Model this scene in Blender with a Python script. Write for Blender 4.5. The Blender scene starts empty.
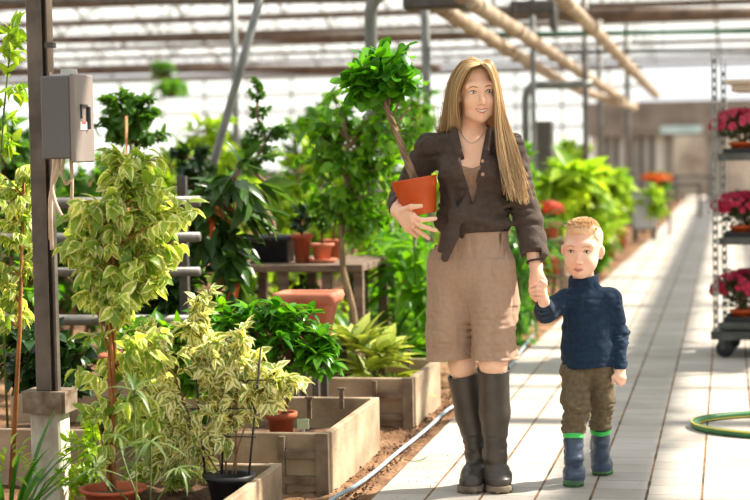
EXPOSURE, SKY, SUN, SUNEL = 0.15, 1.02, 12.0, 45.0
import bpy, math, random
import numpy as np
from mathutils import Vector, Matrix, Euler

SC = bpy.context.scene
COL = SC.collection
PI = math.pi
R = math.radians

# ------------------------------------------------------------------ camera
FPX, CAMH = 1770.0, 1.34
CAM_EUL = Euler((PI / 2 - 0.05577447, 0.0, 0.19751890), 'XYZ').to_matrix() @ Matrix.Rotation(R(-1.0), 3, 'Z')
cam_data = bpy.data.cameras.new('camera')
cam = bpy.data.objects.new('camera', cam_data)
COL.objects.link(cam)
cam.matrix_world = Matrix.Translation((0, 0, CAMH)) @ CAM_EUL.to_4x4()
cam_data.sensor_width = 36.0
cam_data.lens = FPX * 36.0 / 750.0
cam_data.clip_end = 300
cam_data.dof.use_dof = True
cam_data.dof.focus_distance = 6.95
cam_data.dof.aperture_fstop = 2.3
SC.camera = cam


def at(px, py, Y):
    """the point of the place at depth Y that the photograph shows at this pixel"""
    d = CAM_EUL @ Vector(((px - 375) / FPX, -(py - 250) / FPX, -1))
    t = Y / d.y
    return np.array((d.x * t, Y, CAMH + d.z * t))


def gr(px, py, z=0.0):
    d = CAM_EUL @ Vector(((px - 375) / FPX, -(py - 250) / FPX, -1))
    t = (z - CAMH) / d.z
    return np.array((d.x * t, d.y * t, z))


def vec(*a):
    return np.array(a, float)


def unit(v):
    v = np.asarray(v, float)
    return v / (np.linalg.norm(v, axis=-1, keepdims=True) + 1e-12)


# ------------------------------------------------------------------ tagging
def tag(o, label=None, cat=None, group=None, kind=None):
    if label: o['label'] = label
    if cat: o['category'] = cat
    if group: o['group'] = group
    if kind: o['kind'] = kind
    return o


def thing(name, label, cat, loc=(0, 0, 0), group=None):
    o = bpy.data.objects.new(name, None)
    o.empty_display_size = 0.05
    COL.objects.link(o)
    o.location = Vector([float(x) for x in loc])
    return tag(o, label, cat, group)


def base_of(parent):
    b = np.zeros(3)
    while parent is not None:
        b += np.array(parent.location)
        parent = parent.parent
    return b


def link(name, me, mat, parent=None, loc=None):
    o = bpy.data.objects.new(name, me)
    COL.objects.link(o)
    if mat is not None:
        for m in (mat if isinstance(mat, (list, tuple)) else [mat]):
            me.materials.append(m)
    if parent is not None: o.parent = parent
    if loc is not None: o.location = Vector([float(x) for x in loc])
    return o


def copy_thing(src, loc, label, group=None, rz=None, scale=None):
    c = src.copy(); COL.objects.link(c)
    c.location = Vector([float(x) for x in loc])
    if rz is not None: c.rotation_euler.z = rz
    if scale is not None: c.scale = (scale,) * 3 if not hasattr(scale, '__len__') else scale
    c['label'] = label
    if group: c['group'] = group
    for ch in list(src.children):
        d = ch.copy(); COL.objects.link(d); d.parent = c
        for g in list(ch.children):
            e = g.copy(); COL.objects.link(e); e.parent = d
    return c


# ------------------------------------------------------------------ mesh builder
class MB:
    def __init__(s):
        s.v, s.f, s.mi, s.n = [], [], [], 0

    def add(s, verts, faces, m=0):
        verts = np.asarray(verts, float)
        s.v.append(verts)
        s.f += [tuple(i + s.n for i in f) for f in faces]
        s.mi += [m] * len(faces)
        s.n += len(verts)

    def box(s, c, size, rot=None, m=0, bev=0.0):
        hx, hy, hz = [a / 2 for a in size]
        b = min(bev, hx * .45, hy * .45, hz * .45)
        if b <= 0:
            v = np.array([(x, y, z) for x in (-hx, hx) for y in (-hy, hy) for z in (-hz, hz)])
            f = [(0, 1, 3, 2), (4, 6, 7, 5), (0, 4, 5, 1), (2, 3, 7, 6), (0, 2, 6, 4), (1, 5, 7, 3)]
        else:
            v, f = [], []
            idx = {}
            for sx in (-1, 1):
                for sy in (-1, 1):
                    for sz in (-1, 1):
                        for ax in range(3):
                            p = [sx * (hx - b), sy * (hy - b), sz * (hz - b)]
                            p[ax] = (sx * hx, sy * hy, sz * hz)[ax]
                            idx[(sx, sy, sz, ax)] = len(v); v.append(p)
            for ax in range(3):
                o1, o2 = [(1, 2), (2, 0), (0, 1)][ax]
                for sg in (-1, 1):
                    q = []
                    for a, bb in ((-1, -1), (1, -1), (1, 1), (-1, 1)):
                        k = [0, 0, 0]; k[ax] = sg; k[o1] = a; k[o2] = bb
                        q.append(idx[(k[0], k[1], k[2], ax)])
                    f.append(tuple(q if sg > 0 else q[::-1]))
            for ax in range(3):
                o1, o2 = [(1, 2), (2, 0), (0, 1)][ax]
                for a in (-1, 1):
                    for bb in (-1, 1):
                        k0 = [0, 0, 0]; k0[o1] = a; k0[o2] = bb
                        lo, hi = list(k0), list(k0); lo[ax] = -1; hi[ax] = 1
                        q = [idx[(*lo, o1)], idx[(*hi, o1)], idx[(*hi, o2)], idx[(*lo, o2)]]
                        f.append(tuple(q if a * bb > 0 else q[::-1]))
            for sx in (-1, 1):
                for sy in (-1, 1):
                    for sz in (-1, 1):
                        q = [idx[(sx, sy, sz, i)] for i in range(3)]
                        f.append(tuple(q if sx * sy * sz > 0 else q[::-1]))
            v = np.array(v)
        if rot is not None:
            v = v @ np.array(Euler(rot).to_matrix()).T
        s.add(v + np.asarray(c, float), f, m)

    def bar(s, a, b, w, h, m=0, up=(0, 0, 1)):
        a, b = np.asarray(a, float), np.asarray(b, float)
        d = unit(b - a); up = np.asarray(up, float)
        if abs(d @ up) > .98: up = vec(0, 1, 0)
        x = unit(np.cross(d, up)); z = np.cross(x, d)
        v = [p + x * sx * w / 2 + z * sz * h / 2 for p in (a, b) for sx, sz in ((-1, -1), (1, -1), (1, 1), (-1, 1))]
        s.add(v, [(0, 3, 2, 1), (4, 5, 6, 7), (0, 1, 5, 4), (1, 2, 6, 5), (2, 3, 7, 6), (3, 0, 4, 7)], m)

    def tube(s, pts, rad, n=8, m=0, cap=True):
        P = np.asarray(pts, float); K = len(P)
        r = np.full(K, rad, float) if np.isscalar(rad) else np.asarray(rad, float)
        T = np.gradient(P, axis=0); T = unit(T)
        ref = vec(0, 0, 1) if abs(T[0][2]) < .9 else vec(1, 0, 0)
        A = unit(np.cross(T[0], ref)); As = [A]
        for k in range(1, K):
            A = unit(A - T[k] * (A @ T[k])); As.append(A)
        As = np.array(As); Bs = np.cross(T, As)
        th = np.arange(n) * 2 * PI / n
        V = (P[:, None] + r[:, None, None] * (np.cos(th)[None, :, None] * As[:, None] + np.sin(th)[None, :, None] * Bs[:, None])).reshape(-1, 3)
        f = [(k * n + i, k * n + (i + 1) % n, (k + 1) * n + (i + 1) % n, (k + 1) * n + i) for k in range(K - 1) for i in range(n)]
        if cap:
            f.append(tuple(range(n))[::-1]); f.append(tuple((K - 1) * n + i for i in range(n)))
        s.add(V, f, m)

    def lathe(s, prof, c=(0, 0, 0), n=24, m=0, rot=None, sx=1.0, sy=1.0):
        th = np.arange(n) * 2 * PI / n
        V = np.concatenate([np.stack([r * np.cos(th) * sx, r * np.sin(th) * sy, np.full(n, z)], 1) for r, z in prof])
        if rot is not None: V = V @ np.array(rot).T
        f = [(k * n + i, k * n + (i + 1) % n, (k + 1) * n + (i + 1) % n, (k + 1) * n + i) for k in range(len(prof) - 1) for i in range(n)]
        s.add(V + np.asarray(c, float), f, m)

    def build(s, name, mat, parent=None, smooth=False, loc=None):
        V = np.concatenate(s.v) if s.v else np.zeros((0, 3))
        off = base_of(parent) if parent is not None else (np.asarray(loc, float) if loc is not None else np.zeros(3))
        me = bpy.data.meshes.new(name)
        me.from_pydata((V - off).tolist(), [], s.f)
        if max(s.mi, default=0) > 0: me.polygons.foreach_set('material_index', s.mi)
        if smooth: me.polygons.foreach_set('use_smooth', [True] * len(s.f))
        me.update()
        return link(name, me, mat, parent, loc if parent is None else None)


def quads(name, V, F, mat, parent=None, UV=None, smooth=True, loc=None, mi=None, off=None):
    """fast all-quad mesh; V, F arrays; UV per vertex"""
    if off is None:
        off = base_of(parent) if parent is not None else (np.asarray(loc, float) if loc is not None else np.zeros(3))
    me = bpy.data.meshes.new(name)
    V = (np.asarray(V, float) - off).astype(np.float32); F = np.asarray(F, np.int32)
    me.vertices.add(len(V)); me.vertices.foreach_set('co', V.ravel())
    me.loops.add(F.size); me.loops.foreach_set('vertex_index', F.ravel())
    me.polygons.add(len(F))
    me.polygons.foreach_set('loop_start', np.arange(len(F), dtype=np.int32) * 4)
    try: me.polygons.foreach_set('loop_total', np.full(len(F), 4, np.int32))
    except Exception: pass
    if mi is not None: me.polygons.foreach_set('material_index', np.asarray(mi, np.int32))
    me.polygons.foreach_set('use_smooth', np.full(len(F), smooth))
    if UV is not None:
        ul = me.uv_layers.new(name='UVMap')
        ul.data.foreach_set('uv', np.asarray(UV, np.float32)[F.ravel()].ravel())
    me.update(calc_edges=True); me.validate()
    return link(name, me, mat, parent, loc if parent is None else None)


# ------------------------------------------------------------------ materials
def nt(name):
    m = bpy.data.materials.new(name); m.use_nodes = True
    t = m.node_tree; t.nodes.clear()
    out = t.nodes.new('ShaderNodeOutputMaterial')
    return m, t, out


def N(t, typ, **kw):
    n = t.nodes.new(typ)
    for k, v in kw.items():
        if k.startswith('i_'):
            key = k[2:]
            key = int(key) if key.isdigit() else key.replace('_', ' ')
            n.inputs[key].default_value = v
        else: setattr(n, k, v)
    return n


def L(t, a, b): t.links.new(a, b)


def c4(c): return (c[0], c[1], c[2], 1.0)


def s2l(r, g, b):
    f = lambda v: (v / 255 / 12.92) if v <= 10 else ((v / 255 + .055) / 1.055) ** 2.4
    return (f(r), f(g), f(b))


def ramp(t, stops, fac=None):
    n = N(t, 'ShaderNodeValToRGB'); e = n.color_ramp.elements
    while len(e) < len(stops): e.new(0.5)
    for el, (p, c) in zip(e, stops): el.position = p; el.color = c4(c)
    if fac is not None: L(t, fac, n.inputs['Fac'])
    return n


def mat(name, col, col2=None, scale=8.0, rough=.6, metal=0.0, bump=0.0, bscale=40.0, stretch=(1, 1, 1), spec=.4, detail=4, lo=.35, hi=.65, extra=None):
    m, t, out = nt(name)
    p = N(t, 'ShaderNodeBsdfPrincipled'); L(t, p.outputs[0], out.inputs[0])
    p.inputs['Roughness'].default_value = rough; p.inputs['Metallic'].default_value = metal
    p.inputs['Specular IOR Level'].default_value = spec
    tc = N(t, 'ShaderNodeTexCoord'); mp = N(t, 'ShaderNodeMapping'); L(t, tc.outputs['Object'], mp.inputs[0])
    mp.inputs['Scale'].default_value = stretch
    nz = N(t, 'ShaderNodeTexNoise', i_Scale=scale, i_Detail=detail); L(t, mp.outputs[0], nz.inputs['Vector'])
    if col2 is None: col2 = tuple(x * .82 for x in col)
    r = ramp(t, [(lo, col2), (hi, col)], nz.outputs[0])
    L(t, r.outputs[0], p.inputs['Base Color'])
    if bump:
        n2 = N(t, 'ShaderNodeTexNoise', i_Scale=bscale, i_Detail=5); L(t, mp.outputs[0], n2.inputs['Vector'])
        b = N(t, 'ShaderNodeBump', i_Strength=bump, i_Distance=.01); L(t, n2.outputs[0], b.inputs['Height']); L(t, b.outputs[0], p.inputs['Normal'])
    return m


def leaf_mat(name, a, b, trans=.45, rough=.4, margin=None, mcol=None, young=None, vein=True, tcol=None):
    """leaf: colours a..b vary leaf by leaf; margin = width share of a pale edge"""
    m, t, out = nt(name)
    g = N(t, 'ShaderNodeNewGeometry')
    r = ramp(t, [(0, a), (1, b)] if young is None else [(0, a), (.955, b), (.985, young)], g.outputs['Random Per Island'])
    col = r.outputs[0]
    uv = N(t, 'ShaderNodeUVMap'); sp = N(t, 'ShaderNodeSeparateXYZ'); L(t, uv.outputs[0], sp.inputs[0])
    ab = N(t, 'ShaderNodeMath', operation='SUBTRACT', i_1=.5); L(t, sp.outputs[0], ab.inputs[0])
    ab2 = N(t, 'ShaderNodeMath', operation='ABSOLUTE'); L(t, ab.outputs[0], ab2.inputs[0])
    if margin is not None:
        tc = N(t, 'ShaderNodeTexCoord'); nz = N(t, 'ShaderNodeTexNoise', i_Scale=70.0, i_Detail=2.0); L(t, tc.outputs['Object'], nz.inputs['Vector'])
        ad = N(t, 'ShaderNodeMath', operation='MULTIPLY_ADD', i_1=.5, i_2=-.25); L(t, nz.outputs[0], ad.inputs[0])
        su = N(t, 'ShaderNodeMath', operation='ADD'); L(t, ab2.outputs[0], su.inputs[0]); L(t, ad.outputs[0], su.inputs[1])
        # leaves differ in how far the pale margin reaches
        rv = N(t, 'ShaderNodeMath', operation='MULTIPLY_ADD', i_1=.3, i_2=-.15); L(t, g.outputs['Random Per Island'], rv.inputs[0])
        s3 = N(t, 'ShaderNodeMath', operation='ADD'); L(t, su.outputs[0], s3.inputs[0]); L(t, rv.outputs[0], s3.inputs[1])
        rr = ramp(t, [(max(.5 - margin - .03, 0), (0, 0, 0)), (.5 - margin + .03, (1, 1, 1))], s3.outputs[0])
        mx = N(t, 'ShaderNodeMix', data_type='RGBA'); L(t, rr.outputs[0], mx.inputs[0]); L(t, col, mx.inputs[6]); mx.inputs[7].default_value = c4(mcol)
        col = mx.outputs[2]
    if vein:
        rr = ramp(t, [(.0, (1.35, 1.3, 1.2)), (.05, (1, 1, 1))], ab2.outputs[0])
        mm = N(t, 'ShaderNodeMix', data_type='RGBA', blend_type='MULTIPLY', i_0=.8); L(t, col, mm.inputs[6]); L(t, rr.outputs[0], mm.inputs[7]); col = mm.outputs[2]
    p = N(t, 'ShaderNodeBsdfPrincipled', i_Roughness=rough); p.inputs['Specular IOR Level'].default_value = .45
    L(t, col, p.inputs['Base Color'])
    tr = N(t, 'ShaderNodeBsdfTranslucent')
    tm = N(t, 'ShaderNodeMix', data_type='RGBA', blend_type='MULTIPLY', i_0=1.0); L(t, col, tm.inputs[6]); tm.inputs[7].default_value = c4(tcol or (1.5, 1.45, .55)); L(t, tm.outputs[2], tr.inputs[0])
    mx = N(t, 'ShaderNodeMixShader', i_0=trans); L(t, p.outputs[0], mx.inputs[1]); L(t, tr.outputs[0], mx.inputs[2]); L(t, mx.outputs[0], out.inputs[0])
    return m


# ------------------------------------------------------------------ leaves and plants
SHAPES = {
    'ovate': ([0, .12, .35, .65, .85, 1], [.06, .7, 1, .68, .3, .02]),
    'lance': ([0, .15, .4, .7, 1], [.1, .65, 1, .65, .02]),
    'strap': ([0, .15, .4, .65, .85, 1], [.55, .9, 1, .85, .5, .03]),
    'round': ([0, .15, .45, .75, .92, 1], [.1, .75, 1, .9, .5, .06]),
}


class Leaves:
    def __init__(s): s.V, s.F, s.U, s.n = [], [], [], 0

    def add(s, P, D, Nn, Ln, Wd, shape='ovate', curve=.6, fold=.15):
        P = np.atleast_2d(np.asarray(P, float)); n = len(P)
        D = unit(np.atleast_2d(np.asarray(D, float))); Nn = np.atleast_2d(np.asarray(Nn, float))
        Nn = unit(Nn - D * np.sum(Nn * D, 1, keepdims=True)); S = np.cross(D, Nn)
        Ln = np.broadcast_to(np.asarray(Ln, float), (n,)); Wd = np.broadcast_to(np.asarray(Wd, float), (n,)); cv = np.broadcast_to(np.asarray(curve, float), (n,))
        t, w = [np.array(a) for a in SHAPES[shape]]; Rr = len(t)
        th = cv[:, None] * t[None]
        dt = np.diff(t, prepend=0)[None]
        x = np.cumsum(np.cos(th) * dt, 1); z = -np.cumsum(np.sin(th) * dt, 1)
        c = P[:, None] + Ln[:, None, None] * (D[:, None] * x[..., None] + Nn[:, None] * z[..., None])
        nl = Nn[:, None] * np.cos(th)[..., None] + D[:, None] * np.sin(th)[..., None]
        hw = (Wd[:, None] * w[None] / 2)[..., None]
        up = nl * hw * fold * 2
        V = np.stack([c + S[:, None] * hw + up, c, c - S[:, None] * hw + up], 2).reshape(-1, 3)
        b = (np.arange(n) * Rr * 3)[:, None, None] + (np.arange(Rr - 1) * 3)[None, :, None]
        q = np.array([[0, 1, 4, 3], [1, 2, 5, 4]])
        Fq = (b[..., None] + q[None, None]).reshape(-1, 4) if False else (b[:, :, :, None] + q[None, None, :, :]).reshape(-1, 4)
        U = np.stack(np.broadcast_arrays(np.array([0, .5, 1.])[None, None, :], t[None, :, None] + np.zeros((n, 1, 1))), -1).reshape(-1, 2)
        s.V.append(V); s.F.append(Fq + s.n); s.U.append(U); s.n += len(V)

    def build(s, name, mat, parent=None, loc=None):
        return quads(name, np.concatenate(s.V), np.concatenate(s.F), mat, parent, np.concatenate(s.U), True, loc)


def bez(a, b, c, n):
    t = np.linspace(0, 1, n)[:, None]
    return (1 - t) ** 2 * a + 2 * t * (1 - t) * b + t * t * c


def rsph(rng, n=None):
    v = rng.normal(size=(3,) if n is None else (n, 3)); return unit(v)


def tree(rng, wood, lv, trunk, r0, crowns, nb, lpb, ln, wd, shape='ovate', hang=.3, curve=.6, spread=.6, start=.35, fold=.15, br=.28, shell=.4, sides=6, wts=None, r1=.5):
    trunk = np.asarray(trunk, float)
    # dense trunk samples
    T = np.concatenate([np.linspace(trunk[i], trunk[i + 1], 6, endpoint=False) for i in range(len(trunk) - 1)] + [trunk[-1:]])
    if wood is not None: wood.tube(trunk, np.linspace(r0, r0 * r1, len(trunk)), 8)
    if wts is None: wts = [max(np.prod(Rr), 1e-9) ** .7 for _, Rr in crowns]
    wts = np.array(wts) / sum(wts)
    k0 = int(start * (len(T) - 1))
    for b in range(nb):
        c, Rr = crowns[rng.choice(len(crowns), p=wts)]
        c, Rr = np.asarray(c, float), np.asarray(Rr, float)
        u = rsph(rng); tgt = c + Rr * u * rng.random() ** shell
        cand = T[k0:]; cost = np.linalg.norm(cand - tgt, axis=1) + np.maximum(cand[:, 2] - tgt[2] + .25 * np.linalg.norm(cand[:, :2] - tgt[:2], axis=1), 0) * 1.5
        st = cand[np.argmin(cost + rng.random(len(cand)) * .1)]
        dist = np.linalg.norm(tgt - st)
        mid = (st + tgt) / 2 + vec(0, 0, .22 * dist) + rng.normal(size=3) * .05 * dist
        pa = bez(st, mid, tgt, 6)
        if wood is not None: wood.tube(pa, np.linspace(r0 * br, r0 * br * .3, 6), sides if sides < 6 else 5, cap=False)
        ts = np.clip(.3 + .7 * (np.arange(lpb) + rng.random(lpb)) / lpb, 0, 1)
        pos = np.array([(1 - q) ** 2 * st + 2 * q * (1 - q) * mid + q * q * tgt for q in ts])
        tan = unit(np.array([2 * (1 - q) * (mid - st) + 2 * q * (tgt - mid) for q in ts]))
        out = unit((pos - c) / Rr)
        D = tan * .5 + out * .5 + rng.normal(size=(lpb, 3)) * spread; D[:, 2] -= hang
        Nn = vec(0, 0, 1) + out * .7 + rng.normal(size=(lpb, 3)) * .45
        s = rng.uniform(.7, 1.15, lpb)
        lv.add(pos, D, Nn, ln * s, wd * s, shape, curve * rng.uniform(.4, 1.4, lpb), fold)


def rosette(rng, lv, base, n, ln, wd, e0=20, e1=85, curve=1.2, shape='strap', fold=.2, rad=.02, rise=0.0):
    az = rng.random(n) * 2 * PI; el = np.radians(rng.uniform(e0, e1, n))
    D = np.stack([np.cos(az) * np.cos(el), np.sin(az) * np.cos(el), np.sin(el)], 1)
    Nn = np.stack([-np.cos(az) * np.sin(el), -np.sin(az) * np.sin(el), np.cos(el)], 1) + rng.normal(size=(n, 3)) * .15
    P = np.asarray(base, float) + np.stack([np.cos(az) * rad, np.sin(az) * rad, rng.random(n) * rise], 1)
    s = rng.uniform(.7, 1.1, n)
    lv.add(P, D, Nn, ln * s, wd * s, shape, curve * rng.uniform(.6, 1.3, n), fold)


def pot_mb(c, rt, rb, h, rim=.02, n=28, lip=.012):
    m = MB()
    m.lathe([(0.001, 0), (rb, 0), (rb + (rt - rb) * .8, h - rim), (rt + lip * .2, h - rim), (rt + lip, h - rim * .6), (rt + lip, h), (rt, h), (rt - .006, h - .005), (rt - .012, h - .03)], c, n)
    return m


def soil_mb(c, r, n=20):
    m = MB(); m.lathe([(r, 0), (r * .6, .008), (0.001, .012)], c, n); return m
# ------------------------------------------------------------------ light
SC.view_settings.view_transform = 'Standard'
SC.view_settings.look = 'None'
SC.view_settings.gamma = 1.0
SC.view_settings.use_curve_mapping = False
SC.view_settings.exposure = EXPOSURE
SC.cycles.transparent_max_bounces = 40
SC.cycles.max_bounces = 10
SC.cycles.sample_clamp_indirect = 6.0
W = bpy.data.worlds.new('sky'); SC.world = W; W.use_nodes = True
wt = W.node_tree; wt.nodes.clear()
wo = N(wt, 'ShaderNodeOutputWorld'); wb = N(wt, 'ShaderNodeBackground', i_Strength=SKY); L(wt, wb.outputs[0], wo.inputs[0])
wtc = N(wt, 'ShaderNodeTexCoord'); wsp = N(wt, 'ShaderNodeSeparateXYZ'); L(wt, wtc.outputs['Generated'], wsp.inputs[0])
wr = ramp(wt, [(.0, (.80, .80, .74)), (.5, (.98, .99, 1.0)), (1.0, (.80, .91, 1.0))])
wm = N(wt, 'ShaderNodeMapRange', i_From_Min=-1.0, i_From_Max=1.0); L(wt, wsp.outputs[2], wm.inputs[0]); L(wt, wm.outputs[0], wr.inputs[0]); L(wt, wr.outputs[0], wb.inputs[0])
sd = bpy.data.lights.new('sun', 'SUN'); sd.energy = SUN; sd.angle = R(1.6); sd.color = (1.0, .93, .80)
so = bpy.data.objects.new('sun', sd); COL.objects.link(so)
SUNV = Vector((.88 * math.cos(R(SUNEL)), .475 * math.cos(R(SUNEL)), math.sin(R(SUNEL)))).normalized()
so.rotation_euler = SUNV.to_track_quat('Z', 'Y').to_euler(); so.location = (4, 6, 12)

# ------------------------------------------------------------------ setting materials
M = {}
M['steel_grey'] = mat('steel_grey', s2l(118, 114, 108), s2l(92, 88, 84), 14, .5, .3, .15, 60)
M['steel_dark'] = mat('steel_dark', s2l(88, 84, 80), s2l(66, 62, 60), 10, .5, .3, .1, 60)
M['pole_grey'] = mat('pole_grey', s2l(126, 128, 124), s2l(104, 106, 104), 6, .45, .3)
M['rust'] = mat('rust', s2l(112, 92, 76), s2l(80, 64, 54), 5, .8, 0, .2, 30)
M['cream_pipe'] = mat('cream_pipe', s2l(184, 164, 140), s2l(128, 106, 86), 7, .6, 0, .1, 30)
M['green_paint'] = mat('green_paint', s2l(58, 112, 84), None, 4, .5)
M['white_metal'] = mat('white_metal', s2l(206, 204, 198), s2l(180, 178, 170), 4, .5)
M['concrete'] = mat('concrete', s2l(190, 180, 164), s2l(142, 132, 118), 9, .9, 0, .35, 50)
M['concrete_bed'] = mat('concrete_bed', s2l(184, 162, 134), s2l(140, 118, 96), 5, .9, 0, .35, 60)
M['concrete_dark'] = mat('concrete_dark', s2l(120, 104, 88), s2l(84, 72, 60), 6, .9, 0, .35, 60)
M['soil'] = mat('soil', s2l(116, 84, 60), s2l(58, 40, 30), 26, .95, 0, .8, 70)
M['terracotta'] = mat('terracotta', s2l(186, 98, 62), s2l(150, 72, 44), 9, .7, 0, .1, 40)
M['terracotta_pale'] = mat('terracotta_pale', s2l(196, 122, 92), s2l(170, 96, 70), 7, .7, 0, .1, 40)
M['orange_pot'] = mat('orange_pot', s2l(212, 94, 38), s2l(190, 76, 28), 5, .42, 0, .05, 40, spec=.5)
M['black_plastic'] = mat('black_plastic', s2l(46, 48, 52), s2l(30, 31, 34), 6, .45)
M['wood_grey'] = mat('wood_grey', s2l(132, 110, 92), s2l(92, 74, 62), 3, .8, 0, .2, 40, (1, 8, 8))
M['bark'] = mat('bark', s2l(150, 112, 78), s2l(96, 66, 42), 30, .85, 0, .4, 60, (1, 1, .3))
M['bark_grey'] = mat('bark_grey', s2l(150, 126, 98), s2l(104, 82, 60), 26, .85, 0, .4, 60, (1, 1, .3))
M['bark_orange'] = mat('bark_orange', s2l(176, 118, 62), s2l(110, 66, 34), 30, .8, 0, .4, 60, (1, 1, .3))
M['stem_green'] = mat('stem_green', s2l(96, 116, 52), s2l(70, 84, 36), 20, .6)
M['bamboo'] = mat('bamboo', s2l(206, 142, 84), None, 20, .6)

# glass: clear panes with a little whitewash on them
def glass(name, tr, tl, col=(.95, .97, .96)):
    m, t, out = nt(name)
    a = N(t, 'ShaderNodeBsdfTransparent'); a.inputs[0].default_value = c4((.99, .995, .99))
    b = N(t, 'ShaderNodeBsdfTranslucent'); b.inputs[0].default_value = c4(col)
    d = N(t, 'ShaderNodeBsdfGlossy'); d.inputs['Roughness'].default_value = .1
    x = N(t, 'ShaderNodeMixShader', i_0=tl); L(t, a.outputs[0], x.inputs[1]); L(t, b.outputs[0], x.inputs[2])
    y = N(t, 'ShaderNodeMixShader', i_0=.015); L(t, x.outputs[0], y.inputs[1]); L(t, d.outputs[0], y.inputs[2])
    L(t, y.outputs[0], out.inputs[0])
    return m
M['glass_roof'] = glass('whitewashed_glass', .9, .08)
M['glass_wall'] = glass('hazy_glass', .8, .35)

# paving: rows of concrete sets, long joints along the aisle
def paving():
    m, t, out = nt('paving')
    p = N(t, 'ShaderNodeBsdfPrincipled', i_Roughness=.85); p.inputs['Specular IOR Level'].default_value = .25
    L(t, p.outputs[0], out.inputs[0])
    tc = N(t, 'ShaderNodeTexCoord'); sp = N(t, 'ShaderNodeSeparateXYZ'); L(t, tc.outputs['Object'], sp.inputs[0])
    ax = N(t, 'ShaderNodeMath', operation='ADD', i_1=.106 + .209 * 40); L(t, sp.outputs[0], ax.inputs[0])
    cb = N(t, 'ShaderNodeCombineXYZ'); L(t, sp.outputs[1], cb.inputs[0]); L(t, ax.outputs[0], cb.inputs[1])
    br = N(t, 'ShaderNodeTexBrick', offset=.5, i_Scale=1.0, i_Mortar_Size=.0022, i_Mortar_Smooth=.3, i_Bias=0.0, i_Brick_Width=.18, i_Row_Height=.209)
    br.inputs['Color1'].default_value = c4(s2l(188, 179, 170)); br.inputs['Color2'].default_value = c4(s2l(174, 165, 155)); br.inputs['Mortar'].default_value = c4(s2l(112, 98, 84))
    L(t, cb.outputs[0], br.inputs['Vector'])
    # long joints, filled with sand and moss
    dv = N(t, 'ShaderNodeMath', operation='DIVIDE', i_1=.209); L(t, ax.outputs[0], dv.inputs[0])
    fr = N(t, 'ShaderNodeMath', operation='FRACT'); L(t, dv.outputs[0], fr.inputs[0])
    s1 = N(t, 'ShaderNodeMath', operation='SUBTRACT', i_1=.5); L(t, fr.outputs[0], s1.inputs[0])
    ab = N(t, 'ShaderNodeMath', operation='ABSOLUTE'); L(t, s1.outputs[0], ab.inputs[0])
    nz = N(t, 'ShaderNodeTexNoise', i_Scale=9.0, i_Detail=4.0); L(t, tc.outputs['Object'], nz.inputs['Vector'])
    ad = N(t, 'ShaderNodeMath', operation='MULTIPLY_ADD', i_1=.03, i_2=-.015); L(t, nz.outputs[0], ad.inputs[0])
    su = N(t, 'ShaderNodeMath', operation='ADD'); L(t, ab.outputs[0], su.inputs[0]); L(t, ad.outputs[0], su.inputs[1])
    jr = ramp(t, [(.469, (0, 0, 0)), (.482, (1, 1, 1))], su.outputs[0])
    n2 = N(t, 'ShaderNodeTexNoise', i_Scale=5.0, i_Detail=3.0); L(t, tc.outputs['Object'], n2.inputs['Vector'])
    jc = ramp(t, [(.35, s2l(72, 64, 46)), (.55, s2l(142, 108, 78)), (.7, s2l(92, 76, 54))], n2.outputs[0])
    mx = N(t, 'ShaderNodeMix', data_type='RGBA'); L(t, jr.outputs[0], mx.inputs[0]); L(t, br.outputs[0], mx.inputs[6]); L(t, jc.outputs[0], mx.inputs[7])
    n3 = N(t, 'ShaderNodeTexNoise', i_Scale=1.7, i_Detail=7.0, i_Roughness=.65); L(t, tc.outputs['Object'], n3.inputs['Vector'])
    r3 = ramp(t, [(.3, (.80, .79, .77)), (.62, (1, 1, 1))], n3.outputs[0])
    m2 = N(t, 'ShaderNodeMix', data_type='RGBA', blend_type='MULTIPLY', i_0=1.0); L(t, mx.outputs[2], m2.inputs[6]); L(t, r3.outputs[0], m2.inputs[7])
    # small dark specks of grit
    n4 = N(t, 'ShaderNodeTexNoise', i_Scale=38.0, i_Detail=2.0); L(t, tc.outputs['Object'], n4.inputs['Vector'])
    r4 = ramp(t, [(.73, (1, 1, 1)), (.76, (.35, .28, .2))], n4.outputs[0])
    m3 = N(t, 'ShaderNodeMix', data_type='RGBA', blend_type='MULTIPLY', i_0=1.0); L(t, m2.outputs[2], m3.inputs[6]); L(t, r4.outputs[0], m3.inputs[7])
    L(t, m3.outputs[2], p.inputs['Base Color'])
    bm = N(t, 'ShaderNodeBump', i_Strength=.5, i_Distance=.006); L(t, br.outputs['Fac'], bm.inputs['Height']); bm.invert = True
    L(t, bm.outputs[0], p.inputs['Normal'])
    return m
M['paving'] = paving()

def soil_floor():
    m, t, out = nt('bare_earth')
    p = N(t, 'ShaderNodeBsdfPrincipled', i_Roughness=.95); p.inputs['Specular IOR Level'].default_value = .1
    L(t, p.outputs[0], out.inputs[0])
    tc = N(t, 'ShaderNodeTexCoord')
    n1 = N(t, 'ShaderNodeTexNoise', i_Scale=2.6, i_Detail=8.0, i_Roughness=.7); L(t, tc.outputs['Object'], n1.inputs['Vector'])
    r = ramp(t, [(.3, s2l(62, 44, 32)), (.5, s2l(124, 92, 68)), (.68, s2l(164, 130, 102))], n1.outputs[0]); L(t, r.outputs[0], p.inputs['Base Color'])
    n2 = N(t, 'ShaderNodeTexNoise', i_Scale=40.0, i_Detail=6.0); L(t, tc.outputs['Object'], n2.inputs['Vector'])
    b = N(t, 'ShaderNodeBump', i_Strength=.9, i_Distance=.02); L(t, n2.outputs[0], b.inputs['Height']); L(t, b.outputs[0], p.inputs['Normal'])
    return m
M['earth'] = soil_floor()

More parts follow.
